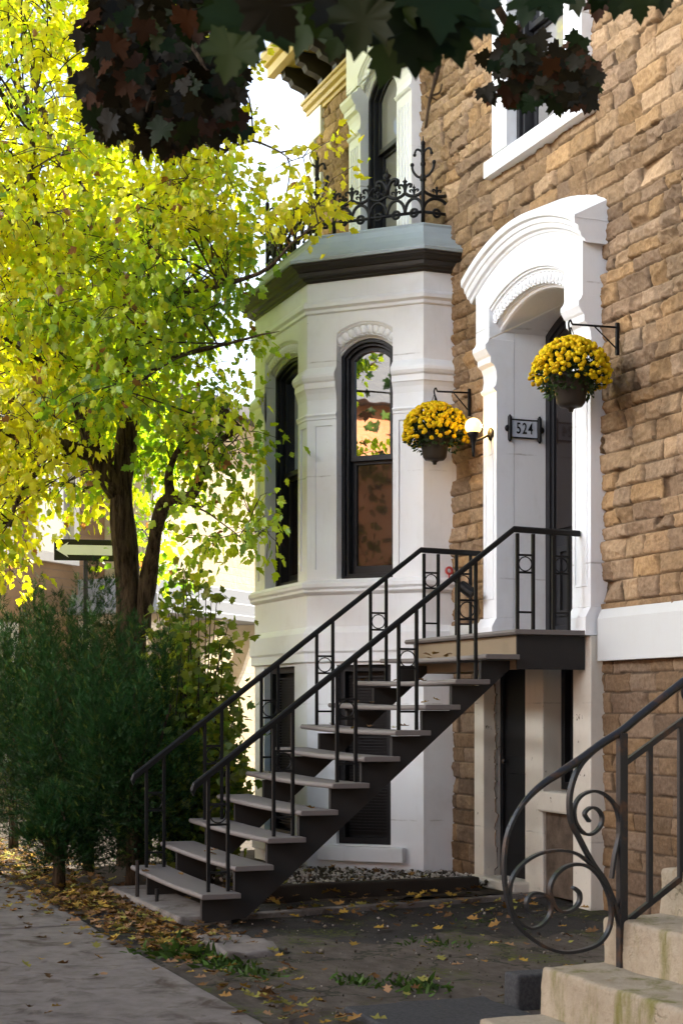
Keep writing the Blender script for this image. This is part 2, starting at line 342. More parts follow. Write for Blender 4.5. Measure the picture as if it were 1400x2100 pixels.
# ------------------------------------------------------------------ HOUSE
house = tag(empty('house', (0, 0, 0)), 'tan rock-faced stone house with white bay window and arched white doorway', 'house')
OPEN = [(-1.80, -0.02, 0, 5.30), (-5.05, -3.40, 5.9, 8.36), (-1.55, -0.32, 6.20, 9.2), (-5.84, -2.72, 0, 5.95)]
def stone_wall(name, x0, x1, z0, z1, step, openings, seed, low_h=None):
    r = np.random.default_rng(seed)
    nx = int((x1 - x0) / step) + 1; nz = int((z1 - z0) / step) + 1
    xs = np.linspace(x0, x1, nx); zs = np.linspace(z0, z1, nz); X, Z = np.meshgrid(xs, zs, indexing='ij')
    Xw = X + .007 * (vn(X, Z, .12, 3) - .5); Zw = Z + .006 * (vn(X, Z, .15, 4) - .5)
    H = np.zeros_like(X); C = np.zeros(X.shape + (3,)); z = z0
    pal = np.array([[.40, .295, .195], [.36, .255, .16], [.44, .33, .225], [.33, .235, .15], [.38, .29, .21], [.41, .285, .165], [.29, .215, .155]])
    zz = [z0]
    while zz[-1] < z1 + .3:
        zz.append(zz[-1] + (r.uniform(.13, .18) if zz[-1] < 1.85 else r.choice([.105, .125, .135, .15, .165])))
    zz = np.array(zz); row = np.searchsorted(zz, Zw) - 1; row = np.clip(row, 0, len(zz) - 2)
    for k in range(len(zz) - 1):
        mrow = row == k
        if not mrow.any(): continue
        e = [x0 - r.uniform(0, .4)]; low = zz[k] < 1.9
        while e[-1] < x1 + .2: e.append(e[-1] + (r.uniform(.28, .56) if low else r.uniform(.17, .46)))
        e = np.array(e); nb = len(e)
        b = np.clip(np.searchsorted(e, Xw[mrow]) - 1, 0, nb - 2)
        dx = np.minimum(Xw[mrow] - e[b], e[b + 1] - Xw[mrow]); dz = np.minimum(Zw[mrow] - zz[k], zz[k + 1] - Zw[mrow])
        d = np.minimum(dx, dz)
        cx = (e[b] + e[b + 1]) / 2; cz = (zz[k] + zz[k + 1]) / 2; hw = (e[b + 1] - e[b]) / 2; hh = (zz[k + 1] - zz[k]) / 2
        prot = r.uniform(.012, .030, nb); gx = r.normal(0, .010, nb); gz = r.normal(.005, .009, nb)
        g2x = r.normal(0, .024, nb); g2z = r.normal(0, .024, nb); off = r.normal(0, .4, (nb, 2))
        u = (Xw[mrow] - cx) / hw; v = (Zw[mrow] - cz) / hh
        base = prot[b] + gx[b] * u + gz[b] * v
        base2 = prot[b] + .012 + g2x[b] * (u - off[b, 0]) + g2z[b] * (v - off[b, 1])
        jw = .007 + .012 * vn(X, Z, .09, 77)[mrow]; pillow = 1 - np.clip(d / jw, 0, 1); pillow = pillow ** 1.6
        h = np.minimum(base, base2) * (1 - pillow) - .016 * (d < .006)
        H[mrow] = h * (.55 if low else 1.0)
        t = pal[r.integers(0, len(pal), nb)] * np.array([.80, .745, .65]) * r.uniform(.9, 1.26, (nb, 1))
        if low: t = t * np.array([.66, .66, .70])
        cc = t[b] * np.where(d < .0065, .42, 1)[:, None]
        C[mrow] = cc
    w_ = np.where(Z < 1.9, .5, 1.0)
    def ridge(sc, sd): return 1 - np.abs(2 * vn(X + .3 * Z, Z, sc, sd) - 1)
    r1 = ridge(.15, 21); r2 = ridge(.07, 22); r3 = ridge(.036, 23)
    bump = .020 * r1 ** 3 * vn(X, Z, .3, 5) + .026 * r2 ** 3 * vn(X, Z, .2, 6) + .016 * r3 ** 2 * vn(X, Z, .11, 8) + .006 * (vn(X, Z, .02, 24) - .3)
    H = H + w_ * (bump - .012) * np.where(H > -.004, 1, .3)
    C *= (.86 + .28 * vn(X, Z, .35, 31))[..., None]
    stain = np.clip((vn(X, Z, .9, 41) - .58) * 4, 0, 1)[..., None] * np.clip((vn(X, Z, .12, 42) - .3) * 2, 0, 1)[..., None]
    C = C * (1 - .35 * stain)
    V = np.stack([X, -H, Z], -1).reshape(-1, 3)
    idx = np.arange(nx * nz).reshape(nx, nz)
    xm = (xs[:-1] + xs[1:]) / 2; zm = (zs[:-1] + zs[1:]) / 2; XM, ZM = np.meshgrid(xm, zm, indexing='ij')
    keep = np.ones(XM.shape, bool)
    for a, b_, c, d_ in openings: keep &= ~((XM > a) & (XM < b_) & (ZM > c) & (ZM < d_))
    F = np.stack([idx[:-1, :-1], idx[1:, :-1], idx[1:, 1:], idx[:-1, 1:]], -1)[keep]
    used = np.unique(F); remap = np.full(nx * nz, -1); remap[used] = np.arange(len(used))
    me = np_mesh(name, V[used], remap[F], C.reshape(-1, 3)[used])
    return link(name, me, M['stone'], house, smooth=True)
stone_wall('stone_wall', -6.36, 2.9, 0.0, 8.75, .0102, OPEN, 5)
stone_wall('stone_wall', 2.92, 15.0, 0.0, 8.75, .045, [], 9)
b = MB(); b.box(-6.34, 14.98, .55, 10.5, 0, 8.74); b.build('rear_wall', M['brown_stone'], house)   # body of the house
# water table band right of the door
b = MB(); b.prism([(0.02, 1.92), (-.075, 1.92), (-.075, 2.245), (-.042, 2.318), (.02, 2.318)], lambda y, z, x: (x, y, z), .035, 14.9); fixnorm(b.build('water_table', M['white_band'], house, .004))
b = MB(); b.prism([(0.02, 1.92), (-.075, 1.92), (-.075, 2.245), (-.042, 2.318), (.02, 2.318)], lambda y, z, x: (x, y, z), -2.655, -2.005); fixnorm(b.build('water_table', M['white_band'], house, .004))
# quoins at the left corner
b = MB(); z = 0.0; k = 0
while z < 8.2:
    wq = .42 if k % 2 else .20
    b.box(-6.42, -6.42 + wq, -.055, .06, z + .003, z + .417); z += .42; k += 1
fixnorm(b.build('quoins', M['white'], house, .008))

def xf_face(o, e, n):
    return lambda s, d, z: (o[0] + e[0] * s + n[0] * d, o[1] + e[1] * s + n[1] * d, z)
def arcz(s, c, R, zc): return zc + math.sqrt(max(R * R - (s - c) ** 2, 0))
def panel(mb, w0, w1, z0, z1, ops, xf, d0=0.0):
    """flat wall face w/ openings: dict(a,b,z0,z1(spring),rise,dep,back)"""
    cuts = {w0, w1}
    for o in ops:
        n = 14 if o.get('rise') else 1
        for i in range(n + 1): cuts.add(round(o['a'] + (o['b'] - o['a']) * i / n, 5))
    cuts = sorted(cuts)
    def top(o, s):
        if not o.get('rise'): return o['z1']
        hw = (o['b'] - o['a']) / 2; R = (hw * hw + o['rise'] ** 2) / (2 * o['rise']); return arcz(s, (o['a'] + o['b']) / 2, R, o['z1'] + o['rise'] - R)
    for a, b in zip(cuts[:-1], cuts[1:]):
        m = (a + b) / 2; cov = sorted([o for o in ops if o['a'] - 1e-6 < m < o['b'] + 1e-6], key=lambda o: o['z0'])
        lo = (z0, z0)
        for o in cov + [None]:
            hi = (z1, z1) if o is None else (o['z0'], o['z0'])
            if hi[0] > lo[0] + 1e-5: mb.add([(a, d0, lo[0]), (b, d0, lo[1]), (b, d0, hi[1]), (a, d0, hi[0])], [(0, 1, 2, 3)], xf)
            if o:
                D = d0 + o['dep']; ta, tb = top(o, a), top(o, b)
                mb.add([(a, d0, ta), (b, d0, tb), (b, D, tb), (a, D, ta)], [(0, 1, 2, 3)], xf)
                mb.add([(a, d0, o['z0']), (b, d0, o['z0']), (b, D, o['z0']), (a, D, o['z0'])], [(3, 2, 1, 0)], xf)
                if o.get('back'): mb.add([(a, D, o['z0']), (b, D, o['z0']), (b, D, tb), (a, D, ta)], [(0, 1, 2, 3)], xf)
                lo = (ta, tb)
    for o in ops:
        D = d0 + o['dep']
        for s in (o['a'], o['b']):
            t = top(o, s); q = [(s, d0, o['z0']), (s, D, o['z0']), (s, D, t), (s, d0, t)]
            mb.add(q, [(0, 1, 2, 3) if s == o['a'] else (3, 2, 1, 0)], xf)
def archivolt(mb, c, hw, crown, R, prof, xf, n=20):
    """prof (dr, depth): concentric moulding rings clipped by the jambs"""
    zc = crown - R; vs = []; q = len(prof)
    for i in range(n + 1):
        s = -hw + 2 * hw * i / n
        for dr, d in prof: vs.append((c + s, d, arcz(c + s, c, R - dr, zc)))
    fs = [(i * q + j, i * q + j + 1, (i + 1) * q + j + 1, (i + 1) * q + j) for i in range(n) for j in range(q - 1)]
    mb.add(vs, fs, xf)
def eggs(mb, c, hw, crown, R, r, d, n, xf, size=(.034, .02, .046)):
    zc = crown - R; amax = math.asin(min(.98, (hw - .02) / r))
    for i in range(n):
        a = -amax + 2 * amax * i / (n - 1); s0, z0 = c + r * math.sin(a), zc + r * math.cos(a)
        def loc(x, y, z, a=a, s0=s0, z0=z0): return xf(s0 + x * math.cos(a) + z * math.sin(a), d + y, z0 - x * math.sin(a) + z * math.cos(a))
        mb.sphere((0, 0, 0), 1, 10, 7, size, loc)
        vs = []; m = 12
        for j in range(m + 1):   # raised rim
            t = math.pi * (1.12 + .0) * j / m + math.pi * .94
            vs.append((size[0] * 1.25 * math.cos(t), -.004, size[2] * 1.2 * math.sin(t)))
        tb = MB(); tb.tube(vs, .006, 5); mb.add(tb.v, tb.f, loc)
def ring(mb, outer, inner, y0, y1, xf):
    n = len(outer); vs = []
    for y in (y0, y1): vs += [(s, y, z) for s, z in outer] + [(s, y, z) for s, z in inner]
    fs = []
    for i in range(n - 1):
        fs += [(i, i + 1, n + i + 1, n + i), (2 * n + i, 3 * n + i, 3 * n + i + 1, 2 * n + i + 1), (n + i, n + i + 1, 3 * n + i + 1, 3 * n + i), (i, 2 * n + i, 2 * n + i + 1, i + 1)]
    mb.add(vs, fs, xf)
def outline(a, b, z0, zs, rise, inset, n=14):
    a2, b2 = a + inset, b - inset; c = (a + b) / 2; pts = [(a2, z0 + inset)]
    if rise:
        hw = (b - a) / 2; R = (hw * hw + rise * rise) / (2 * rise); zc = zs + rise - R
        for i in range(n + 1):
            s = a2 + (b2 - a2) * i / n; pts.append((s, arcz(s, c, R - inset, zc)))
    else: pts += [(a2, zs - inset), (b2, zs - inset)]
    pts += [(b2, z0 + inset), (a2, z0 + inset)]; return pts
def window(parent, xf, a, b, z0, zs, rise, zm, d, sd=0, names=('window_frame', 'sash', 'window_pane'), up='glass_upper', lowr='glass_lower', mat='charcoal', fw=.06):
    m = MB(); o0, o1, o2 = outline(a, b, z0, zs, rise, 0), outline(a, b, z0, zs, rise, fw * .55), outline(a, b, z0, zs, rise, fw)
    ring(m, o0, o1, d, d + .2 + sd, xf); ring(m, o1, o2, d + .035, d + .2 + sd, xf)
    fixnorm(m.build(names[0], M[mat], parent, .004))
    m = MB(); e = fw + .045; i0 = outline(a, b, zm, zs, rise, fw); i0[0] = (a + fw, zm); i0[-1] = (a + fw, zm); i0[-2] = (b - fw, zm)
    i1 = outline(a, b, zm, zs, rise, e); i1[0] = (a + e, zm + .05); i1[-1] = i1[0]; i1[-2] = (b - e, zm + .05)
    ring(m, i0, i1, d + .075 + sd, d + .12 + sd, xf); fixnorm(m.build(names[1], M[mat], parent, .003))
    m = MB(); lo = [(a + fw, z0 + fw), (a + fw, zm + .02), (b - fw, zm + .02), (b - fw, z0 + fw), (a + fw, z0 + fw)]
    li = [(a + e, z0 + fw + .075), (a + e, zm - .03), (b - e, zm - .03), (b - e, z0 + fw + .075), (a + e, z0 + fw + .075)]
    ring(m, lo, li, d + .122 + sd, d + .165 + sd, xf); fixnorm(m.build(names[1], M[mat], parent, .003))
    m = MB(); g = i1[:-1]; m.add([(s, d + .10 + sd, z) for s, z in g], [tuple(range(len(g)))], xf); m.build(names[2], M[up], parent)
    m = MB(); m.add([(s, d + .145 + sd, z) for s, z in li[:-1]], [(0, 1, 2, 3)], xf); m.build(names[2], M[lowr], parent)

# ---------- bay window
C1 = np.array([-2.667, -.307]); C2 = np.array([-3.497, -1.137]); C3 = np.array([-5.06, -1.137]); C4 = np.array([-5.89, -.307])
bay_path = [(-2.667, .06), C1, C2, C3, C4, (-5.89, .06)]
W = 1.1738; q = math.sqrt(.5)
def off_xf(o, e, n): return xf_face(o, e, n)
xr_ = xf_face(C2, (q, q), (-q, q)); xfr = xf_face(C3, (1, 0), (0, 1)); xl_ = xf_face(C4, (q, -q), (q, q))
m = MB()
def bayface(xf, wid, a, b, pans):
    ops = [dict(a=a, b=b, z0=2.775, z1=5.095, rise=.088, dep=.26), dict(a=max(a - (.02 if wid > 1.3 else 0), .2), b=b - (.1 if wid > 1.3 else .02), z0=.29, z1=1.97, dep=.2)]
    for p0, p1 in pans: ops.append(dict(a=p0, b=p1, z0=2.87, z1=4.225, dep=.016, back=True))
    panel(m, 0, wid, 0, 5.6, ops, xf)
bayface(xr_, W, W - .870, W - .303, [(W - 1.089, W - .919), (W - .245, W - .075)])
bayface(xfr, 1.563, .32, 1.31, [(.09, .25), (1.37, 1.53)])
bayface(xl_, W, .303, .870, [(.08, .245), (.92, 1.09)])
for xx, sg in ((-2.667, 1), (-5.89, -1)):   # returns
    m.add([(xx, .06, 0), (xx, -.307, 0), (xx, -.307, 5.6), (xx, .06, 5.6)], [(0, 1, 2, 3) if sg < 0 else (3, 2, 1, 0)])
bay = fixnorm(m.build('bay_window', M['white'], house)); 
# closed dark interior lining so panes have a room behind
m = MB()
m.sweep(bay_path, [(.0, 5.398), (.028, 5.398), (.045, 5.37), (.045, 5.335), (.02, 5.315), (.02, 5.285), (0, 5.275), (-.03, 5.275), (-.03, 5.398)], True)
fixnorm(m.build('moulding', M['white'], bay, .003))
m = MB()
m.sweep(bay_path, [(-.03, 2.775), (.022, 2.765), (.062, 2.735), (.062, 2.70), (.045, 2.68), (.045, 2.655), (.012, 2.63), (-.03, 2.625)], True)
fixnorm(m.build('moulding', M['white'], bay, .003))
m = MB(); m.sweep(bay_path, [(-.02, 2.34), (.0, 2.33), (.05, 2.27), (.05, 2.10), (.035, 2.08), (.035, 2.0), (-.02, 1.985)], True); fixnorm(m.build('moulding', M['white'], bay, .003))
cap = [(-.02, 4.78), (0, 4.775), (.052, 4.715), (.06, 4.70), (.062, 4.675), (.05, 4.645), (.035, 4.63), (.035, 4.575), (.025, 4.565), (.012, 4.53), (.004, 4.49), (0, 4.47), (-.02, 4.47)]
sm = [(-.02, 4.345), (.014, 4.34), (.022, 4.325), (.010, 4.305), (.010, 4.285), (0, 4.28), (-.02, 4.28)]
def pt(xf, s): return xf(s, 0, 0)[:2]
piers = [[(-2.667, .06), C1, pt(xr_, W - .303)], [pt(xr_, W - .870), C2, pt(xfr, 1.31)], [pt(xfr, .32), C3, pt(xl_, .870)], [pt(xl_, .303), C4, (-5.89, .06)]]
for p in piers:
    m = MB(); m.sweep(p, cap, True); m.sweep(p, sm, True); fixnorm(m.build('pier_capital', M['white'], bay, .002))
AP = [(0, -.002), (.012, .0), (.016, .012), (.03, .016), (.034, .03), (.05, .04), (.085, .058), (.105, .066), (.11, .08), (.13, .085), (.136, .1), (.150, .105), (.152, .26)]
for xf, a, b in ((xr_, W - .870, W - .303), (xfr, .32, 1.31), (xl_, .303, .870)):
    c = (a + b) / 2; hw = (b - a) / 2; R = (hw * hw + .088 ** 2) / (2 * .088)
    m = MB(); archivolt(m, c, hw, 5.183, R, AP, xf); eggs(m, c, hw, 5.183, R, R - .073, .045, 10 if hw < .4 else 17, xf)
    fixnorm(m.build('archivolt', M['white'], bay, smooth=False))
    Ri = R - .152; crown = 5.183 - .152; zs = arcz(a, c, Ri, crown - Ri)
    window(bay, xf, a, b, 2.775, zs, crown - zs, 3.90, .115)
    m = MB(); b2 = b - (.1 if hw > .4 else .02); fr = outline(a, b2, .29, 1.97, 0, 0); fi = outline(a, b2, .29, 1.97, 0, .06); ring(m, fr, fi, .06, .16, xf)
    for i in range(52): m.box(a + .07, b2 - .07, .12, .135, .40 + i * .0285, .412 + i * .0285, xf)
    fixnorm(m.build('louvre_shutter', M['black'], bay))
    m = MB(); m.box(a, b2, .17, .18, .29, 1.97, xf); m.build('shutter_back', M['black'], bay)
    m = MB(); m.box(a - .17, b + .13, -.085, .1, .135, .275, xf); fixnorm(m.build('window_sill', M['white'], bay, .012))
# cornice + leads
m = MB(); m.sweep(bay_path, [(-.03, 5.575), (.012, 5.575), (.02, 5.59), (.045, 5.595), (.055, 5.612), (.095, 5.62), (.10, 5.655), (.118, 5.662), (.13, 5.68), (.17, 5.70), (.182, 5.722), (-.03, 5.722)], True)
fixnorm(m.build('cornice', M['dark_trim'], bay, .002))
m = MB(); m.sweep(bay_path, [(-.06, 5.725), (.198, 5.725), (.203, 5.755), (.185, 5.766), (.11, 5.815), (.03, 5.88), (-.03, 5.95), (-.055, 6.01), (-.048, 6.03), (-.065, 6.045), (-.09, 6.03), (-.30, 6.02), (-.30, 5.725)], True)
fixnorm(m.build('lead_roof', M['lead'], bay, .003))
inner = [C1 + (-.3, .0), C2 + (.03, .28), C3 + (-.03, .28), C4 + (.3, 0)]
m = MB(); m.add([(p[0], p[1], 6.022) for p in [(-2.9, .05), C1 + (-.2, .05), C2 + (.05, .2), C3 + (-.05, .2), C4 + (.2, .05), (-5.65, .05)]], [(0, 5, 4, 3, 2, 1)]); m.build('flat_roof', M['lead'], bay)

# ---------- door surround
ds = None
def pil_profile(zb, zc0, ztop, y0, yblk, s=1.0):
    """side profile (y,z) of pilaster with scrolled corbel capital, back at y=.05"""
    return [(.05, zb), (y0, zb), (y0, zc0), (y0 - .018, zc0 + .012), (y0 - .03, zc0 + .035), (y0 - .012, zc0 + .05), (y0 - .006, zc0 + .06),
            (y0 + .004, zc0 + .12), (y0 - .002, zc0 + .18), (y0 - .02, zc0 + .225), (y0 - .055, zc0 + .25), (y0 - .058, zc0 + .30), (y0 - .075, zc0 + .315),
            (y0 - .09, zc0 + .34), (y0 - .105, zc0 + .365), (y0 - .105, zc0 + .40), (y0 - .085, zc0 + .42), (yblk, zc0 + .45), (yblk, ztop), (.05, ztop)]
I3 = lambda s, d, z: (s, d, z)
m = MB(); panel(m, -1.823, .013, 4.73, 5.33, [dict(a=-1.57, b=-.27, z0=4.73, z1=5.0, rise=.155, dep=.02)], I3, -.19)
for x in (-1.823, .013): m.add([(x, -.19, 4.73), (x, .03, 4.73), (x, .03, 5.33), (x, -.19, 5.33)], [(0, 1, 2, 3)])
for a, b in ((-1.82, -1.573), (-.267, .010)): m.box(a, b, -.168, .05, 4.72, 5.12)
surround = fixnorm(m.build('door_surround', M['white'], house))
for a, b in ((-1.823, -1.57), (-.27, .013)):
    m = MB(); m.prism(pil_profile(2.34, 4.28, 4.73, -.12, -.19), lambda y, z, x: (x, y, z), a, b)
    m.prism([(.05, 2.12), (-.165, 2.12), (-.165, 2.26), (-.12, 2.34), (.05, 2.34)], lambda y, z, x: (x, y, z), a - (.06 if a < -1 else .0), b)
    fixnorm(m.build('pilaster', M['white'], surround, .004))
for a, b in ((-1.775, -1.62), (-.225, -.035)):    # sunk panel edging on the shafts
    m = MB(); ring(m, outline(a, b, 2.5, 4.16, 0, 0), outline(a, b, 2.5, 4.16, 0, .014), -.128, -.119, I3); fixnorm(m.build('panel_moulding', M['white'], surround, .002))
R = (.65 ** 2 + .155 ** 2) / (2 * .155)
m = MB(); AD = [(0, -.192), (.012, -.192), (.018, -.175), (.03, -.172), (.036, -.155), (.05, -.15), (.06, -.135), (.075, -.14), (.10, -.125), (.125, -.115), (.13, -.10), (.145, -.10), (.15, -.085), (.17, -.08), (.178, -.06), (.18, .46)]
archivolt(m, -.92, .65, 5.155, R, AD, I3, 28); eggs(m, -.92, .65, 5.155, R, R - .092, -.138, 22, I3, (.026, .022, .042)); fixnorm(m.build('archivolt', M['white'], surround))
m = MB()
for x, sgn in ((-1.57, -1), (-.27, 1)): m.box(min(x, x + sgn * .25) + .002, max(x, x + sgn * .25) - .002, .052, .46, 2.13, 5.1)
fixnorm(m.build('door_jamb', M['white'], surround))
# hood
hc, hR = -.905, 2.05; hz = 5.545 - hR
HP = [(.16, .02), (.16, -.196), (.150, -.205), (.135, -.212), (.125, -.235), (.09, -.25), (.085, -.262), (.05, -.268), (.045, -.285), (.04, -.295), (.0, -.30), (-.015, -.295), (-.16, .02)]
vs = []; n = 36; x0h, x1h = -1.905, .075; qn = len(HP)
for i in range(n + 1):
    x = x0h + (x1h - x0h) * i / n
    for dr, y in HP:
        xe = x
        if y < -.19: e = (-.30 - y); xe = max(min(x, x1h - max(e, 0) * .55), x0h + max(e, 0) * .55)
        vs.append((xe, y, arcz(x, hc, hR - dr, hz)))
m = MB(); m.add(vs, [(i * qn + j, i * qn + (j + 1) % qn, (i + 1) * qn + (j + 1) % qn, (i + 1) * qn + j) for i in range(n) for j in range(qn)] + [tuple(range(qn)), tuple(range(n * qn, (n + 1) * qn))[::-1]])
fz = MB(); vs2 = []
for i in range(n + 1):
    x = -1.8228 + (.0128 + 1.8228) * i / n; zt_ = arcz(x, hc, hR - .15, hz); vs2 += [(x, -.187, 5.30), (x, -.1925, 5.30), (x, -.1925, max(zt_, 5.301)), (x, -.187, max(zt_, 5.301))]
fz.add(vs2, [(i * 4 + j, i * 4 + (j + 1) % 4, (i + 1) * 4 + (j + 1) % 4, (i + 1) * 4 + j) for i in range(n) for j in range(4)])
fixnorm(fz.build('frieze', M['white'], surround))
fixnorm(m.build('hood', M['white'], surround, .003))
m = MB(); zt = arcz(x1h, hc, hR, hz)
m.add([(x1h + .004, -.302, zt - .005), (x1h + .004, .02, zt - .005), (x1h - .17, .02, zt + .135), (x1h - .17, -.10, zt + .10)], [(0, 1, 2), (0, 2, 3)]); fixnorm(m.build('hood', M['white'], surround))
# door
door = MB(); door.box(-1.57, -.27, .40, .44, 2.15, 5.0); door = door.build('door', M['charcoal'], house)
m = MB(); zs = arcz(-1.57, -.92, R - .18, 5.155 - R); ring(m, outline(-1.57, -.27, 2.16, zs, 4.975 - zs, 0, 24), outline(-1.57, -.27, 2.16, zs, 4.975 - zs, .07, 24), .355, .42, I3)
ring(m, outline(-1.57, -.27, 2.16, zs, 4.975 - zs, .07, 24), outline(-1.57, -.27, 2.16, zs, 4.975 - zs, .11, 24), .375, .42, I3)
m.box(-1.47, -.37, .36, .42, 4.28, 4.36); m.box(-1.02, -.97, .36, .42, 2.2, 4.3); fixnorm(m.build('door_frame', M['charcoal'], door, .004))
m = MB(); m.box(-1.42, -.42, .385, .39, 4.4, 4.8); m.build('transom_pane', M['glass_lower'], door)
for a, b in ((-1.40, -1.09), (-.90, -.45)):
    m = MB(); m.box(a, b, .37, .395, 3.1, 4.2); fixnorm(m.build('window_pane', M['glass_lower'], door))
    m = MB(); ring(m, outline(a, b, 2.35, 2.95, 0, 0), outline(a, b, 2.35, 2.95, 0, .05), .375, .41, I3); fixnorm(m.build('door_panel', M['charcoal'], door, .004))
m = MB(); m.sphere((-.86, .34, 3.12), .03, 12, 8); m.tube([(-.86, .34, 3.12), (-.86, .4, 3.12)], .012); m.build('handle', M['iron_rust'], door, smooth=True)

# ---------- basement entry under the landing
m = MB(); m.box(-.26, .013, -.12, .06, 0, 2.118); fixnorm(m.build('basement_pier', M['white_worn'], house, .008))
m = MB(); m.box(-2.0, -1.815, -.12, .05, 0.02, 2.12); fixnorm(m.build('basement_pier', M['white_worn'], house, .008))
m = MB(); m.box(-1.28, -.965, .0, .40, .0, 2.1); fixnorm(m.build('basement_pier', M['white_worn'], house, .01))
m = MB(); m.box(-.985, -.24, -.05, .2, .71, .88); fixnorm(m.build('window_sill', M['white_worn'], house, .02))
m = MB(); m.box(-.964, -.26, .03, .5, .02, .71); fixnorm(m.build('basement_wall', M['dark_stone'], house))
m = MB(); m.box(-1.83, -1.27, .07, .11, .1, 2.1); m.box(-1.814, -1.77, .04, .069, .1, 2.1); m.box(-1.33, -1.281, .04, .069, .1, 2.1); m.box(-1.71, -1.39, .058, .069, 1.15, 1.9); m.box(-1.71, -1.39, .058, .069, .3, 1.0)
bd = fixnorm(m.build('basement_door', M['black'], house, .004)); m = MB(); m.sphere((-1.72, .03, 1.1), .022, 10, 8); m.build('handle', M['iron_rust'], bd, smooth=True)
m = MB(); m.box(-.96, -.27, .22, .24, .88, 2.1); bw = m.build('basement_window', M['black'], house); m = MB(); ring(m, outline(-.96, -.27, .89, 2.1, 0, 0), outline(-.96, -.27, .89, 2.1, 0, .06), .17, .22, I3); fixnorm(m.build('window_frame', M['black'], bw))
m = MB(); m.box(-1.99, -1.2, -.16, .3, .0, .10); fixnorm(m.build('doorstep', M['white_worn'], house, .02))
# ---------- upper left window (second floor)
m = MB()
for a, b in ((-4.98, -4.66), (-3.72, -3.36)):
    m.prism(pil_profile(5.95, 7.52, 8.0, -.12, -.15), lambda y, z, x: (x, y, z), a, b)
    w5 = (b - a - .06) / 5
    for i in range(4): m.box(a + .045 + i * w5 * 1.15, a + .045 + i * w5 * 1.15 + w5 * .55, -.132, -.11, 6.15, 7.42)
s2 = fixnorm(m.build('window_surround', M['white'], house, .003))
m = MB(); m.box(-4.975, -4.662, -.125, .05, 8.0, 8.3); m.box(-3.718, -3.365, -.125, .05, 8.0, 8.3); R2 = (.47 ** 2 + .16 ** 2) / .32
panel(m, -4.98, -3.36, 8.02, 8.52, [dict(a=-4.66, b=-3.72, z0=8.02, z1=8.12, rise=.16, dep=.02)], I3, -.15)
for x in (-4.98, -3.36): m.add([(x, -.15, 8.02), (x, .03, 8.02), (x, .03, 8.52), (x, -.15, 8.52)], [(0, 1, 2, 3)])
for x, sg in ((-4.66, -1), (-3.72, 1)): m.box(min(x, x + sg * .3) + .001, max(x, x + sg * .3) - .001, .052, .5, 5.9, 8.2)
fixnorm(m.build('arch_block', M['white'], s2))
m = MB(); archivolt(m, -4.19, .47, 8.28, R2, [(dr, y + .04) for dr, y in AD], I3, 20); eggs(m, -4.19, .47, 8.28, R2, R2 - .092, -.10, 14, I3, (.026, .022, .042)); fixnorm(m.build('archivolt', M['white'], s2))
zs = arcz(-4.66, -4.19, R2 - .18, 8.28 - R2)
window(s2, I3, -4.66, -3.72, 5.95, zs, 8.10 - zs, 7.28, -.03, 0, up='glass_soft', lowr='glass_soft', fw=.08)
# ---------- upper right window
m = MB(); m.box(-1.70, -1.43, -.10, .1, 6.348, 9.4); m.box(-.45, -.165, -.10, .1, 6.348, 9.4)
m.box(-1.70, -1.435, .1, .45, 6.34, 9.4); m.box(-.445, -.17, .1, .45, 6.34, 9.4)
w3 = fixnorm(m.build('window_trim', M['white'], house, .006))
m = MB(); m.prism([(-.105, 6.19), (-.105, 6.335), (.4, 6.36), (.4, 6.19)], lambda y, z, x: (x, y, z), -1.853, -.06); fixnorm(m.build('window_sill', M['white'], w3, .008))
window(w3, I3, -1.43, -.45, 6.345, 9.2, 0, 7.32, .0, 0, up='glass_upper', lowr='glass_soft', fw=.08)
# ---------- eaves
m = MB(); m.sweep([(14, 0), (-6.42, 0)], [(-.02, 8.27), (.03, 8.27), (.04, 8.30), (.07, 8.31), (.075, 8.35), (.11, 8.37), (.12, 8.41), (.14, 8.42), (.14, 8.45), (-.02, 8.45)][::1], True, xf=lambda x, y, z: (x, y, z))
for i in range(len(m.v)): x, y, z = m.v[i]; m.v[i] = (x, -abs(y) if y > .021 else y, z)
eave = fixnorm(m.build('eaves', M['ochre'], house))
m = MB(); m.box(-6.45, 14.2, -.50, .05, 8.755, 8.78); m.prism([(-.43, 8.78), (-.43, 8.70), (-.52, 8.70), (-.52, 8.80), (-.56, 8.82), (-.60, 8.90), (-.60, 8.96), (.0, 9.0), (.0, 8.78)], lambda y, z, x: (x, y, z), -6.47, 14.2); fixnorm(m.build('gutter', M['ochre'], eave, .004))
m = MB(); m.prism([(-.58, 8.97), (-.05, 9.7), (.4, 11.0), (10.5, 11.0), (10.5, 8.97)], lambda y, z, x: (x, y, z), -6.46, 14.1); fixnorm(m.build('roof', M['roof_slate'], house))
for x in [-6.25, -5.80, -5.36] + [-2.9 + .45 * i for i in range(14)]:
    m = MB(); pr = [(-.02, 8.455), (-.13, 8.455), (-.14, 8.50), (-.20, 8.53), (-.30, 8.56), (-.33, 8.62), (-.40, 8.64), (-.42, 8.75), (-.02, 8.75)]
    m.prism(pr, lambda y, z, x: (x, y, z), x - .06, x + .06)
    fixnorm(m.build('eave_bracket', M['dark_trim'], eave, .004))
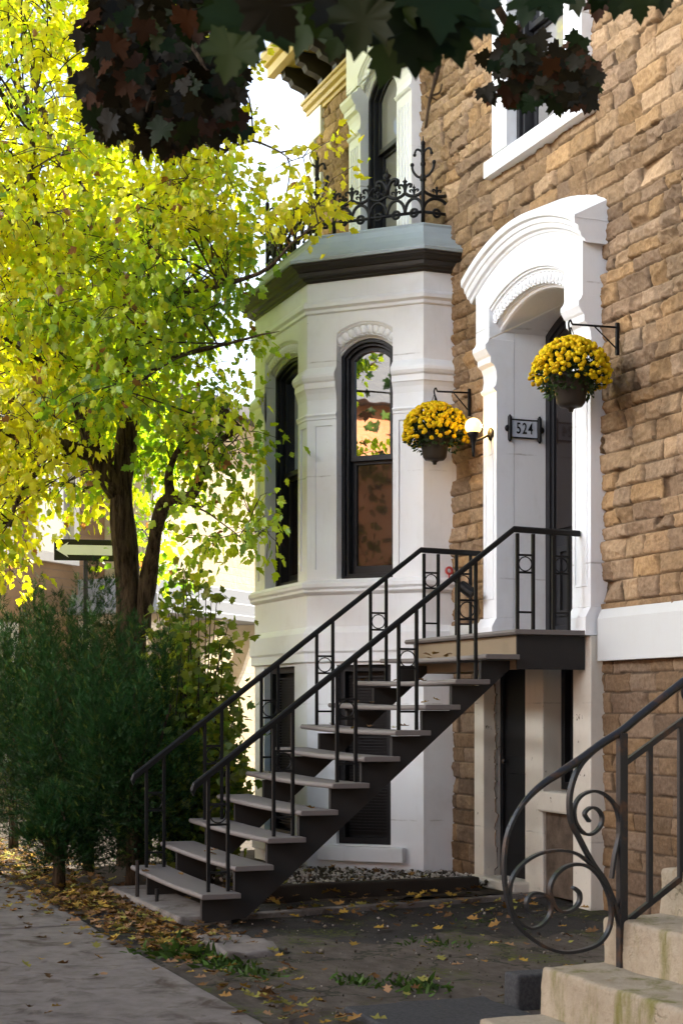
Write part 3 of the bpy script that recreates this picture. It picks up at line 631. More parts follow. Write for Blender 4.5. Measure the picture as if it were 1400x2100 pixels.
# ---------- iron cresting on the bay roof
crest = empty('roof_cresting', (0, 0, 0), house)
def ring_pts(c, e, r, n=14): return [c + e * r * math.cos(2 * math.pi * i / n) + np.array([0, 0, r * math.sin(2 * math.pi * i / n)]) for i in range(n + 1)]
def finial(p, e, s, parent=crest):
    m = MB(); up = np.array([0, 0, 1.])
    m.tube([p, p + up * s * .55], s * .09, 6); m.lathe([(0.001, 0), (s * .16, s * .2), (s * .05, s * .3), (.001, s * .48)], p + up * s * .52, 8)
    for sg in (-1, 1):
        pts = cr([p + up * s * .12, p + up * s * .42 + e * sg * s * .10, p + up * s * .55 + e * sg * s * .26, p + up * s * .50 + e * sg * s * .40, p + up * s * .38 + e * sg * s * .38, p + up * s * .38 + e * sg * s * .30], 4)
        m.tube(pts, [s * .075] * (len(pts) - 1) + [s * .11], 5)
    m.lathe([(s * .02, 0), (s * .12, s * .03), (s * .12, s * .07), (s * .02, s * .1)], p + up * s * .5, 8)
    return m.build('finial', M['iron'], parent, smooth=True)
def cresting(p0, p1, nb, big):
    p0 = np.array([*p0, 6.03]); p1 = np.array([*p1, 6.03]); L = np.linalg.norm(p1 - p0); e = (p1 - p0) / L; wb = L / nb; m = MB(); up = np.array([0, 0, 1.])
    m.tube([p0 + up * .13, p1 + up * .13], .015, 6)
    for i in range(nb):
        c = p0 + e * wb * (i + .5)
        m.tube([c + e * (-wb * .5) * math.cos(t) + up * (.13 + .135 * math.sin(t)) for t in np.linspace(0, math.pi, 13)], .0155, 6)
        for zz in (.13,): m.tube(ring_pts(c + up * zz, e, .034), .014, 5)
        sw = [c + e * wb * t + up * (.285 + .15 * t * t) for t in np.linspace(-.5, .5, 9)]; m.tube(sw, .0165, 6)
        m.tube([c + up * .285, c + up * .255], .012, 6); finial(c + up * .29, e, .105)
        if i in (0, nb - 1) or i == nb // 2: m.tube([p0 + e * wb * i, p0 + e * wb * i + up * .33], .019, 6)
    for i in range(1, nb): finial(p0 + e * wb * i + up * .32, e, .26 if i == big else .155)
    m.build('cresting_panel', M['iron'], crest, smooth=True)
def crest_post(p, e):
    p = np.array([*p, 6.02]); m = MB(); up = np.array([0, 0, 1.]); m.tube([p, p + up * .76], .019, 8); m.tube([p + up * .75, p + up * .84], [.012, .003], 6)
    for zz, r in ((.44, .032), (.47, .022), (.58, .026), (.62, .02), (.68, .022), (.77, .022)): m.lathe([(.01, -.025), (r, -.01), (r, .01), (.01, .025)], p + up * zz, 8)
    for sg in (-1, 1):
        m.tube(cr([p + up * .45, p + up * .475 + e * sg * .06, p + up * .53 + e * sg * .10, p + up * .575 + e * sg * .108], 4), .012, 6); m.sphere(p + up * .585 + e * sg * .108, .020, 8, 6)
        m.tube(cr([p + up * .68, p + up * .715 + e * sg * .035, p + up * .72 + e * sg * .065, p + up * .69 + e * sg * .082], 4), .011, 6); m.sphere(p + up * .675 + e * sg * .083, .017, 8, 6)
    m.build('cresting_post', M['iron'], crest, smooth=True)
ins = .12; K1 = C1 + (-ins, .0) + (0, .0); kk = .414 * ins
K1 = np.array([C1[0] - ins, C1[1] + kk]); K2 = np.array([C2[0] - kk + .0, C2[1] + ins]); K3 = np.array([C3[0] + kk, C3[1] + ins]); K4 = np.array([C4[0] + ins, C4[1] + kk])
cresting(K1, K2, 6, 2); cresting(K2, K3, 7, 3); cresting(K3, K4, 6, 3); cresting((K1[0], .02), K1, 1, 9)
eq = np.array([q, q, 0])
for k_ in (K1, K2, K3, K4): crest_post(k_, eq)

# ------------------------------------------------------------------ STAIRCASE
G, RI, Y1, Z1 = .2443, .19, -3.212, .256
stairs = tag(empty('staircase', (-1, -3.2, 0)), 'grey open-riser outdoor stairs with black metal railings up to the front door', 'stairs')
def tread_mesh(k):
    yf = Y1 + G * (k - 1); zt = Z1 + RI * (k - 1); x1 = rnd.uniform(-.008, .008); x0 = -2.02 + rnd.uniform(-.02, .02); t = .038; dz = .022 + rnd.uniform(-.006, .006)
    poly = [(yf + .014, zt), (yf + .004, zt - .006), (yf, zt - t * .5), (yf + .004, zt - t + .006), (yf + .014, zt - t), (yf + .29, zt - t), (yf + .29, zt)]
    m = MB(); n = 7
    vs = []; 
    for i in range(9):
        f = i / 8; x = x0 + (x1 - x0) * f
        for y, z in poly: vs.append((x, y, z + dz * (1 - f) - .012 * math.sin(math.pi * f)))
    fs = [(i * n + j, i * n + (j + 1) % n, (i + 1) * n + (j + 1) % n, (i + 1) * n + j) for i in range(8) for j in range(n)] + [tuple(range(n)), tuple(range(8 * n, 9 * n))[::-1]]
    m.add(vs, fs); return m
for k in range(1, 11): fixnorm(tread_mesh(k).build('tread', M['tread_grey'], stairs, .004))
yl = Y1 + G * 10; zl = Z1 + RI * 10
m = MB(); m.prism([(yl + .014, zl), (yl, zl - .019), (yl + .014, zl - .038), (-.125, zl - .038), (-.125, zl)], lambda y, z, x: (x, y, z), -2.06, .005)
landing = fixnorm(m.build('landing', M['tread_grey'], stairs, .003))
m = MB(); m.box(-1.98, -.075, yl + .055, yl + .095, zl - .30, zl - .042); m.box(-.115, -.076, yl + .096, -.16, zl - .295, zl - .042); m.box(-1.98, -1.94, yl + .096, -.16, zl - .295, zl - .042); fixnorm(m.build('landing_fascia', M['fascia'], stairs, .003))
m = MB(); m.box(-.074, -.06, yl + .054, -.13, zl - .30, zl - .043); fixnorm(m.build('landing_side', M['stringer'], stairs))
for xs_ in (-.20, -1.72):
    poly = []
    for k in range(1, 11):
        yf = Y1 + G * (k - 1); zt = Z1 + RI * (k - 1) - .044; poly += [(yf + .055, zt - RI + (.0 if k > 1 else .02)), (yf + .055, zt)]
    poly += [(Y1 + G * 9 + .32, Z1 + RI * 9 - .044), (Y1 + G * 9 + .32, Z1 + RI * 9 - .09), (Y1 + .38, Z1 - .20), (Y1 + .055, Z1 - .225)]
    m = MB(); m.prism(poly, lambda y, z, x: (x, y, z), xs_ - .022, xs_ + .022); fixnorm(m.build('stringer', M['stringer'], stairs))
def stair_rail(x, yend):
    m = MB(); yA = Y1 - .01; ytop = -.70; zA, zT = 1.011, 2.925
    def hz_(y): return zA + (y - yA) * (zT - zA) / (ytop - yA)
    hw = .0175
    prof = [(-hw, -.022), (hw, -.022), (hw * 1.1, .012), (hw * .6, .024), (-hw * .6, .024), (-hw * 1.1, .012)]
    P = [(yA - .02, zA - .05), (yA, zA), (ytop, zT), (-.13, zT - .012)]; vs = []
    for y, z in P: vs += [(x + a, y - c_ * .45 * (1 if y < ytop - .01 else 0), z + c_) for a, c_ in prof]
    m.add(vs, [(i * 6 + j, i * 6 + (j + 1) % 6, (i + 1) * 6 + (j + 1) % 6, (i + 1) * 6 + j) for i in range(3) for j in range(6)] + [tuple(range(6)), tuple(range(18, 24))[::-1]])
    h = fixnorm(m.build('handrail', M['iron'], stairs, .002))
    spots = [(1, .09), (3, .09), (5, .09), (7, .09), (9, .09), (11, .10), (11, .41)]
    for k, dy in spots:
        y0 = Y1 + G * (k - 1) + dy; y1 = y0 + (.145 if k < 11 else .135); zb = Z1 + RI * (k - 1)
        m = MB(); t = .0115
        for y in (y0, y1): m.box(x - t, x + t, y - t, y + t, zb + .002, hz_(min(y, ytop)) - .018 if k < 11 else zT - .03)
        H_ = (hz_(y0) if k < 11 else zT) - zb; cz = zb + H_ * .66; hw_ = (y1 - y0) / 2
        for zz in (zb + .13, cz - hw_ - .006, cz + hw_ - .008): m.box(x - .008, x + .008, y0 + t, y1 - t, zz, zz + .016)
        m.tube([np.array([x, (y0 + y1) / 2 + (hw_ - .013) * math.cos(a), cz + (hw_ - .013) * math.sin(a)]) for a in np.linspace(0, 2 * math.pi, 21)], .005, 5)
        fixnorm(m.build('baluster_panel', M['iron'], stairs))
stair_rail(-.14, 0); stair_rail(-1.86, 0)
m = MB(); m.box(-2.44, -.28, -3.30, -2.90, -.02, .072); fixnorm(tag(m.build('base_slab', M['concrete'], None, .02), 'low concrete slab at the foot of the grey stairs', 'slab'))
for x, y, h, lb in ((-1.62, -3.26, .36, 'rusty stub post left of the bottom grey tread, taller and nearer the walk'), (-1.25, -3.2, .17, 'short rusty stub post under the bottom grey tread')):
    m = MB(); m.tube([(x, y, .07 if y > -3.25 else 0), (x + .01, y, h)], .016, 6); tag(m.build('stub_post', M['iron_rust']), lb, 'post', 'stub posts at the stair foot')
p = on(300, 1752, 2, 0.0); m = MB(); m.box(p[0] - .05, p[0] + .05, p[1] - .05, p[1] + .05, 0, .52); tag(fixnorm(m.build('wooden_stake', M['old_wood'], None, .008)), 'short weathered wooden post beside the hedge at the stair foot', 'post')
# flood light and red tag
m = MB(); c = np.array([-1.86, -.37, 2.62])
fl = tag(empty('flood_light', tuple(c)), 'small black cylindrical flood light clipped to the far stair railing', 'light')
a0, a1 = c + (.02, .03, .02), c + (.10, .12, -.07); mm = MB(); mm.tube([a0, a0 + (a1 - a0) * .1, a1], [.03, .048, .052], 12); mm.build('lamp_body', M['iron'], fl, smooth=False)
mm = MB(); mm.tube([c + (0, -.06, .03), c + (.005, -.02, .05), a0], .01, 6); mm.build('arm', M['iron'], fl, smooth=True)
m = MB(); cc = np.array([-2.64, -.06, 2.83]); m.tube(ring_pts(cc, np.array([0, 1., 0]), .03), .012, 6); m.tube([cc + (0, 0, -.03), cc + (0, .0, -.12)], .008, 6); tag(m.build('red_tap', M['red'], None, smooth=True), 'small red tap wheel at the corner of the bay return', 'tap')

# ------------------------------------------------------------------ lamp, number plate, baskets
lampo = tag(empty('wall_lamp', (-1.69, -.125, 3.93)), 'lit globe wall lamp on the left door pilaster', 'wall lamp')
gc = np.array([-1.66, -.295, 3.985])
m = MB(); m.sphere(gc, .073, 24, 16); m.build('globe', M['lamp_glow'], lampo, smooth=True)
pl_ = bpy.data.lights.new('lamp_light', 'POINT'); pl_.energy = 1.1; pl_.color = (1, .60, .2); pl_.shadow_soft_size = .02; plo = bpy.data.objects.new('lamp_light', pl_); col.objects.link(plo); plo.location = gc + (0, .088, .01)
m = MB(); m.lathe([(.01, -.26), (.014, -.22), (.018, -.16), (.03, -.10), (.045, -.085), (.055, -.06), (.05, -.05)], gc, 14); m.tube(cr([gc + (0, 0, -.13), gc + (0, .08, -.10), (-1.66, -.128, 3.93)], 5), .012, 8); m.build('bracket', M['iron'], lampo, smooth=True)
m = MB(); m.sphere((-1.66, -.128, 3.93), .05, 14, 10, (1, .45, 1.2)); m.build('wall_plate', M['iron'], lampo, smooth=True)
plate = tag(empty('house_number_plate', (-1.57, .14, 3.97)), 'white house number plate reading 524 with black scrolled ends on the door jamb', 'sign')
m = MB(); m.box(-1.566, -1.556, .02, .268, 3.90, 4.045); fixnorm(m.build('plate', M['sign_white'], plate, .003))
m = MB(); m.box(-1.566, -1.550, .015, .273, 4.045, 4.055); m.box(-1.566, -1.550, .015, .273, 3.89, 3.90)
for y in (.0, .288):
    m.tube([(-1.55, y, 3.872), (-1.55, y, 4.072)], .019, 10); m.tube([(-1.55, y, 4.07), (-1.55, y, 4.088)], [.016, .008], 8); m.tube([(-1.55, y, 3.874), (-1.55, y, 3.856)], [.016, .008], 8)
    m.sphere((-1.552, y + (.018 if y > .1 else -.018), 3.97), .03, 10, 8, (.5, 1, 1))
m.build('plate_frame', M['iron'], plate, smooth=False)
tc = bpy.data.curves.new('number', 'FONT'); tc.body = '524'; tc.size = .135; tc.align_x = 'CENTER'; tc.align_y = 'CENTER'; tc.extrude = .002; tc.space_character = 1.25; tc.offset = .0012
to = bpy.data.objects.new('number_tmp', tc); col.objects.link(to); bpy.context.view_layer.update()
dg = bpy.context.evaluated_depsgraph_get(); me = bpy.data.meshes.new_from_object(to.evaluated_get(dg)); bpy.data.objects.remove(to)
me.transform(Matrix.Translation((-1.553, .144, 3.972)) @ Matrix(((0, 0, 1, 0), (.68, 0, 0, 0), (0, 1, 0, 0), (0, 0, 0, 1)))); me.materials.clear(); link('number', me, M['iron'], plate)
def leaf_array(tmplV, tmplF, pos, fwd, up, size, colr):
    """instances of a leaf template: axis x=fwd, y=side, z=up"""
    pos = np.asarray(pos, np.float32); n = len(pos); f = fwd / (np.linalg.norm(fwd, axis=1, keepdims=True) + 1e-9)
    s = np.cross(up, f); s /= np.linalg.norm(s, axis=1, keepdims=True) + 1e-9; u = np.cross(f, s)
    T = np.asarray(tmplV, np.float32); sz = np.asarray(size).reshape(n, 1, 1)
    V = pos[:, None, :] + sz * (T[None, :, 0:1] * f[:, None, :] + T[None, :, 1:2] * s[:, None, :] + T[None, :, 2:3] * u[:, None, :])
    F = np.asarray(tmplF)[None] + (np.arange(n) * len(T))[:, None, None]
    return V.reshape(-1, 3), F.reshape(-1, F.shape[-1]), np.repeat(np.asarray(colr), len(T), axis=0)
def basket(name, hx, hz, hy, label, seed, px_arm):
    r = np.random.default_rng(seed)
    t = tag(empty('flower_basket', (hx, hy, hz - .62)), label, 'flower basket', 'hanging baskets of yellow flowers')
    top = hz - .12; cz = top - .30; c = np.array([hx, hy, cz])
    m = MB(); m.lathe([(.015, -.235), (.02, -.215), (.045, -.20), (.085, -.195), (.105, -.17), (.125, -.05), (.145, 0.0), (.155, .02), (.15, .04), (.12, .04), (.11, .0)], c, 24); m.build('pot', M['pot'], t, smooth=True)
    n = 720; ph = r.uniform(0, 2 * np.pi, n); cth = r.uniform(-.42, 1, n); sth = np.sqrt(1 - cth ** 2)
    # keep blossoms dense on top, thin low
    keep = (cth > .05) | (r.random(n) < .38); ph, cth, sth = ph[keep], cth[keep], sth[keep]; n = len(ph)
    rad = .268 + r.normal(0, .012, n) + .012 * np.sin(3 * ph + seed) + .010 * np.sin(5 * ph + 2 * seed + 3 * cth); prof = np.where(cth > 0, .27, .20)
    P = c + np.stack([rad * 1.03 * sth * np.cos(ph), rad * 1.03 * sth * np.sin(ph), .045 + prof * cth], 1)
    T = []; Ff = []; nr, ns = 3, 7    # ball blossom with ruffled petals
    vs = [(0, 0, 1)]
    for i in range(1, nr + 1):
        a = math.pi * .72 * i / nr
        for j in range(ns * 2): rr = 1 + (.12 if (i + j) % 2 else -.14); vs.append((rr * math.sin(a) * math.cos(math.pi * j / ns), rr * math.sin(a) * math.sin(math.pi * j / ns), rr * math.cos(a)))
    fs = [(0, 1 + j, 1 + (j + 1) % 14, 1 + (j + 1) % 14) for j in range(14)]
    for i in range(nr - 1):
        for j in range(14): a = 1 + i * 14 + j; b_ = 1 + i * 14 + (j + 1) % 14; fs.append((a, a + 14, b_ + 14, b_))
    nrm = P - (c + [0, 0, .03]); nrm /= np.linalg.norm(nrm, axis=1, keepdims=True)
    tang = np.cross(nrm, r.normal(size=(n, 3)))
    cols = np.array([.88, .63, .008]) * r.uniform(.8, 1.12, (n, 1)) * np.array([1, 1, 1]) + np.stack([np.zeros(n), r.uniform(-.08, .05, n), np.zeros(n)], 1)
    V, F, Cc = leaf_array(vs, fs, P, tang, nrm, r.uniform(.014, .0205, n), cols)
    F3 = F
    me = bpy.data.meshes.new('blossoms'); me.from_pydata(V.tolist(), [], [tuple(dict.fromkeys(f)) for f in F3.tolist()])
    a = me.color_attributes.new('tint', 'FLOAT_COLOR', 'POINT'); c4 = np.ones((len(V), 4), np.float32); c4[:, :3] = np.clip(Cc, 0, 1); a.data.foreach_set('color', c4.ravel()); me.update()
    link('blossoms', me, M['petal'], t, smooth=True)
    n = 1500; ph = r.uniform(0, 2 * np.pi, n); cth = r.uniform(-.75, 1, n); sth = np.sqrt(1 - cth ** 2); rad = r.uniform(.10, .262, n)
    P = c + np.stack([rad * sth * np.cos(ph), rad * sth * np.sin(ph), .045 + np.where(cth > 0, .9, .8) * rad * cth], 1)
    d = P - c + r.normal(0, .12, (n, 3)); LV = [(0, 0, 0), (.4, .3, .06), (1, 0, -.1), (.4, -.3, .06), (.45, 0, 0)]; LF = [(0, 4, 1), (4, 2, 1), (0, 3, 4), (4, 3, 2)]
    V, F, Cc = leaf_array(LV, LF, P, d, r.normal(0, 1, (n, 3)) + [0, 0, 1], r.uniform(.03, .055, n), np.array([.035, .062, .018]) * r.uniform(.6, 1.4, (n, 1)))
    link('foliage', np_mesh('foliage', V, F, Cc), M['leaf_dark'], t)
    m = MB(); hook = np.array([hx, hy, hz])
    for i in range(3):
        a = 2.1 * i + .5; m.tube([hook + (0, 0, -.02), c + (.15 * math.cos(a), .15 * math.sin(a), .03)], .003, 4)
    m.build('hanger', M['iron'], t)
def wall_bracket(x, zt, ye, xe, label, hook):
    t = tag(empty('wall_bracket', (x, -.02, zt)), label, 'bracket', 'black brackets for the hanging baskets')
    m = MB(); m.box(x - .012, x + .012, -.055, -.03, zt - .21, zt + .035); fixnorm(m.build('back_plate', M['iron'], t, .002))
    m = MB(); m.tube([(x, -.05, zt), (xe, ye, zt - .01)], .0085, 6); m.tube([(x, -.05, zt - .16), (x + (xe - x) * .55, ye * .55, zt - .012)], .006, 6)
    e = np.array([xe, ye, zt - .01]); m.tube(cr([e, e + (0, -.015, .03), e + (0, -.03, .0), e + (0, -.02, -.05), e + (0, -.005, -.09), e + (0, .01, -.1)], 4), .007, 6); m.build('arm', M['iron'], t, smooth=True)
wall_bracket(.275, 4.43, -.43, .275, 'black wall bracket on stone right of the doorway, holding a flower basket', 0)
wall_bracket(-2.255, 4.40, -.36, -2.255, 'black wall bracket between bay window and doorway, holding a flower basket', 0)
basket('flower_basket', .275, 4.42, -.44, 'hanging pot of yellow mums right of the doorway, in front of the right pilaster', 3, 0)
basket('flower_basket', -2.255, 4.39, -.385, 'hanging pot of yellow mums left of the doorway, in front of the bay and lamp', 4, 0)

# ------------------------------------------------------------------ STONE STEPS + scroll railing at right
SX, SY, SG, SR, SZ = 4.76, -3.43, .297, .2, .26
ssteps = tag(empty('stone_steps', (6.2, -3.4, 0)), 'worn mossy pale concrete steps at the lower right corner', 'steps')
def rough_box(mb, x0, x1, y0, y1, z0, z1, seed, amp=.009, st=.05):
    k = 9
    tb = MB(); nx, ny, nz = [max(2, int((b_ - a_) / st)) for a_, b_ in ((x0, x1), (y0, y1), (z0, z1))]
    import bmesh
    bm = bmesh.new(); bmesh.ops.create_cube(bm, size=1)
    for v in bm.verts: v.co = Vector(((x0 + x1) / 2 + v.co.x * (x1 - x0), (y0 + y1) / 2 + v.co.y * (y1 - y0), (z0 + z1) / 2 + v.co.z * (z1 - z0)))
    bmesh.ops.bevel(bm, geom=list(bm.edges), offset=.022, segments=3, affect='EDGES', profile=.6)
    bmesh.ops.subdivide_edges(bm, edges=[e for e in bm.edges if e.calc_length() > .12], cuts=min(22, max(2, int((x1 - x0) / st / 2))), use_grid_fill=True)
    from mathutils import noise
    for v in bm.verts:
        p = v.co * 7 + Vector((seed, seed * 2.3, 0)); v.co += noise.noise_vector(p) * amp + noise.noise_vector(p * 4) * amp * .35
    me = bpy.data.meshes.new('step'); bm.to_mesh(me); bm.free(); return me
for k in range(0, 10):
    y0 = SY + SG * k; zt = SZ + SR * k
    me = rough_box(None, SX + (rnd.uniform(-.015, .015)), 7.9, y0, min(y0 + SG * 1.6 + .1, -.12), -.1 if k < 3 else zt - .45, zt, k * 3.1); link('step', me, M['concrete_step'], ssteps, smooth=True)
me = rough_box(None, SX + .0, 7.9, SY - SG, SY + .1, -.1, SZ - SR + .01, 44); link('step', me, M['concrete_step'], ssteps, smooth=True)
rl = tag(empty('scroll_railing', (4.92, -2.85, .46)), 'wrought iron railing with scrolled end on the pale concrete steps', 'railing')
RX = 4.914
def rp(a, b): return on(1000 + a / 2.917, 1380 + b / 2.917, 0, RX)
def strip(name, pts, w, t, par, k=8):
    """flat bar swept in plane x=RX: w across x, t in plane"""
    C = cr(pts, k); m = MB(); vs = []
    for i, p in enumerate(C):
        d = C[min(i + 1, len(C) - 1)] - C[max(i - 1, 0)]; d /= np.linalg.norm(d) + 1e-9; nn = np.array([0, -d[2], d[1]])
        for a, b_ in ((-1, -1), (1, -1), (1, 1), (-1, 1)): vs.append(p + np.array([a * w / 2, 0, 0]) + nn * b_ * t / 2)
    n = len(C); m.add(vs, [(i * 4 + j, i * 4 + (j + 1) % 4, (i + 1) * 4 + (j + 1) % 4, (i + 1) * 4 + j) for i in range(n - 1) for j in range(4)] + [(0, 1, 2, 3), tuple(range(4 * n - 4, 4 * n))[::-1]])
    return fixnorm(m.build(name, M['iron_rust'], par, .002))
A = [(1080, 120), (900, 262), (800, 345), (680, 422), (560, 510), (440, 590), (340, 655), (250, 735), (180, 825), (130, 925), (105, 1020), (95, 1130), (100, 1260), (125, 1390), (170, 1500), (240, 1572), (340, 1640), (450, 1672), (560, 1660), (655, 1622), (712, 1555), (735, 1470), (730, 1370), (700, 1280), (655, 1205), (600, 1160), (530, 1145), (460, 1162), (400, 1215), (370, 1295), (390, 1385), (440, 1430), (500, 1420), (543, 1372), (545, 1315), (505, 1282)]
pa = [rp(*a) for a in A]
slope = SR / SG; top_end = pa[0] + np.array([0, 2.3, 2.3 * slope])
m = MB(); hr = [pa[0] + (top_end - pa[0]) * .06] + pa[:10]; n_ = 6 * 10 + 1; m.tube([top_end, pa[0] + (top_end - pa[0]) * .055], .0185, 8); m.tube(cr(hr, 6), list(np.interp(np.arange(n_), [0, 36, n_ - 1], [.0185, .0175, .009])), 8); m.build('handrail', M['iron_rust'], rl, smooth=True)
strip('scroll', pa[5:], .028, .014, rl)
strip('scroll', [rp(*a) for a in [(660, 440), (560, 540), (510, 640), (487, 750), (495, 880), (540, 980), (620, 1130), (700, 1250), (760, 1400), (788, 1520)]], .030, .017, rl)
strip('scroll', [rp(*a) for a in [(738, 1230), (755, 1100), (785, 950), (770, 825), (720, 745), (640, 707), (560, 732), (517, 800), (522, 890), (570, 957), (620, 963), (668, 920), (680, 860), (652, 815), (610, 807), (577, 842), (605, 890)]], .028, .012, rl)
strip('scroll', [rp(*a) for a in [(625, 1155), (540, 1087), (440, 1062), (320, 1077), (220, 1132), (152, 1212), (130, 1300), (140, 1410), (185, 1490), (260, 1530), (330, 1500), (375, 1430), (365, 1350), (320, 1320), (262, 1322), (230, 1370), (245, 1428), (292, 1434)]], .028, .012, rl)
def vbar(a, zb, zt, t=.0145, name='baluster'):
    p = rp(a, 700); m = MB(); m.box(RX - t, RX + t, p[1] - t, p[1] + t, zb, zt); return fixnorm(m.build(name, M['iron_rust'], rl, .003))
ht = lambda a: np.interp(a, [250, 340, 440, 560, 680, 800, 900, 1080], [pa[i][2] for i in (7, 6, 5, 4, 3, 2, 1, 0)])
vbar(800, .455, ht(800) - .01, .019, 'newel_post')
p1, p2 = rp(822, 535), rp(822, 1492)
e1 = p1 + np.array([0, 2.6, 2.6 * slope * .93]); e2 = p2 + np.array([0, 2.6, 2.6 * slope * .96])
for pp, ee in ((p1, e1), (p2, e2)):
    m = MB(); m.tube([pp, ee], .0165, 4); m.build('rail_bar', M['iron_rust'], rl)
dy = rp(1150, 700)[1] - rp(965, 700)[1]; y965 = rp(965, 700)[1]
for i in range(12):
    y = y965 + dy * i; f = (y - p1[1]); t = .0115
    m = MB(); m.box(RX - t, RX + t, y - t, y + t, p2[2] + f * slope * .96, p1[2] + f * slope * .93); fixnorm(m.build('baluster', M['iron_rust'], rl, .002))
    hzr = pa[0][2] + (y + dy * .5 - pa[0][1]) * slope; lo = p1[2] + (f + dy * .5) * slope * .93
    if i >= 1: m = MB(); cc = np.array([RX, y + dy * .5, (hzr + lo) / 2]); rr = (hzr - lo) / 2 * .80; m.tube(ring_pts(cc, np.array([0, 1., 0]), rr, 20), .009, 6); m.build('ring', M['iron_rust'], rl, smooth=True)

# ------------------------------------------------------------------ GROUND
def struct(name, mb, mat, bev=0): return tag(fixnorm(mb.build(name, M[mat], None, bev)), kind='structure')
def grid_sheet(name, x0, x1, y0, y1, step, fz, mat):
    xs = np.arange(x0, x1 + step, step); ys = np.arange(y0, y1 + step, step); X, Y = np.meshgrid(xs, ys, indexing='ij')
    V = np.stack([X, Y, fz(X, Y)], -1).reshape(-1, 3); idx = np.arange(X.size).reshape(X.shape)
    F = np.stack([idx[:-1, :-1], idx[1:, :-1], idx[1:, 1:], idx[:-1, 1:]], -1).reshape(-1, 4)
    return link(name, np_mesh(name, V, F), M[mat] if isinstance(mat, str) else mat, None, smooth=True)
m = MB(); m.add([(-900, -900, -.20), (900, -900, -.20), (900, 900, -.20), (-900, 900, -.20)], [(0, 1, 2, 3)]); struct('ground', m, 'bare_ground')
m = MB(); m.box(-60, 60, -16, -5.95, -.19, -.13); struct('road', m, 'road_surface')
m = MB(); m.box(-60, 60, -5.95, -5.78, -.19, .0); struct('kerb', m, 'concrete', .02)
m = MB(); m.box(-60, 60, -19.5, -16.0, -.19, .02); struct('pavement', m, 'concrete', .02)
m = MB(); x = 1.45 - 2.02 * 12
while x < 24: m.box(x + .006, x + 2.014, -5.775, -3.85 + .03 * math.sin(x * 3), -.15, .012 + rnd.uniform(-.004, .004)); x += 2.02
struct('sidewalk', m, 'concrete', .012)
def yard_mat():
    n = NB('yard'); v = n.coord(); c = n.new('ShaderNodeTexCoord')
    asp = n.mix(n.ramp(n.noise(v, 90, 6, .8), [(.4, 0), (.66, 1)]), (.022, .020, .018), (.055, .048, .042))
    con = n.mix(n.ramp(n.noise(n.coord((1, 2.2, 1)), 5, 8, .7), [(.35, 0), (.7, 1)]), (.065, .052, .040), (.135, .112, .088))
    # patch of old concrete to the right of a ragged line
    sx = n.new('ShaderNodeSeparateXYZ'); n.l(c.outputs['Object'], sx.inputs[0])
    nz = n.noise(v, 1.6, 5, .6)
    t = n.math('ADD', n.math('SUBTRACT', n.math('MULTIPLY', sx.outputs[0], .55), n.math('MULTIPLY', sx.outputs[1], .12)), n.math('MULTIPLY', nz, 1.3))
    msk = n.ramp(n.math('MULTIPLY', t, .5), [(.66, 0), (.70, 1)])
    cc = n.mix(msk, asp, con)
    blot = n.ramp(n.noise(v, 2.2, 6), [(.48, 0), (.7, .75)]); cc = n.mix(blot, cc, (.055, .045, .034))
    vor = n.new('ShaderNodeTexVoronoi', feature='DISTANCE_TO_EDGE'); n.l(v, vor.inputs[0]); vor.inputs['Scale'].default_value = 1.1
    wv = n.new('ShaderNodeVectorMath', operation='ADD'); n.l(v, wv.inputs[0]); ns = n.noise(v, 2.5, 4, .6, 'Color'); n.l(ns, wv.inputs[1]); n.l(wv.outputs[0], vor.inputs[0])
    crack = n.ramp(vor.outputs['Distance'], [(.008, 1), (.03, 0)]); cc = n.mix(n.math('MULTIPLY', crack, .8), cc, (.020, .022, .010))
    mossn = n.math('MULTIPLY', n.ramp(n.noise(n.coord((1, 1.4, 1)), 1.15, 7, .62), [(.52, 0), (.62, 1)]), n.ramp(n.noise(v, 22, 8, .78), [(.46, 0), (.56, 1)]))
    cc = n.mix(mossn, cc, n.mix(n.noise(v, 40, 4), (.035, .050, .008), (.13, .15, .018)))
    n.bump(n.math('ADD', n.noise(v, 110, 6, .8), n.math('MULTIPLY', mossn, .8)), .8, .012); return n.base(cc, .93, 0, .25)
yz = lambda X, Y: .0 + .018 * vn(X, Y, .8, 51) + .010 * vn(X, Y, .2, 52) - .012 + np.where(Y < -3.7, -.01, 0)
yard = tag(grid_sheet('yard', -1.3, 9.0, -3.86, .02, .04, yz, yard_mat()), kind='structure')
soil = tag(grid_sheet('garden_bed', -24, -1.28, -3.86, .02, .12, lambda X, Y: .0 + .05 * vn(X, Y, .6, 61) + .02 * vn(X, Y, .2, 62) - .03, 'soil'), kind='structure')
m = MB(); m.box(-1.58, -1.46, -2.55, -.33, -.02, .13); o = tag(fixnorm(m.build('timber_edging', M['wood_dark'], None, .015)), 'dark rotting timber edging along the white gravel bed', 'edging')
m = MB(); m.prism([(-.02, -2.75), (.10, -2.75), (.02, 0), (-.10, 0)], lambda a, b_, z: (-.62 + a * 1 - (b_ + 2.7) * .12, b_, z), -.02, .035); tag(fixnorm(m.build('edging_strip', M['concrete'], None, .008)), 'thin buried stone edging strip across the dark yard', 'edging')
me = rough_box(None, 3.30, 3.46, -2.56, -.9, -.1, .185, 71, .008); o = tag(link('kerb_block', me, M['asphalt_block'], None, smooth=True), 'dark tarred kerb block standing left of the pale concrete steps', 'block')
me = rough_box(None, 3.20, 4.66, -3.42, -2.62, -.1, .045, 72); o = tag(link('tarred_slab', me, M['asphalt_block'], None, smooth=True), 'flat dark tarred slab in front of the pale concrete steps', 'slab')
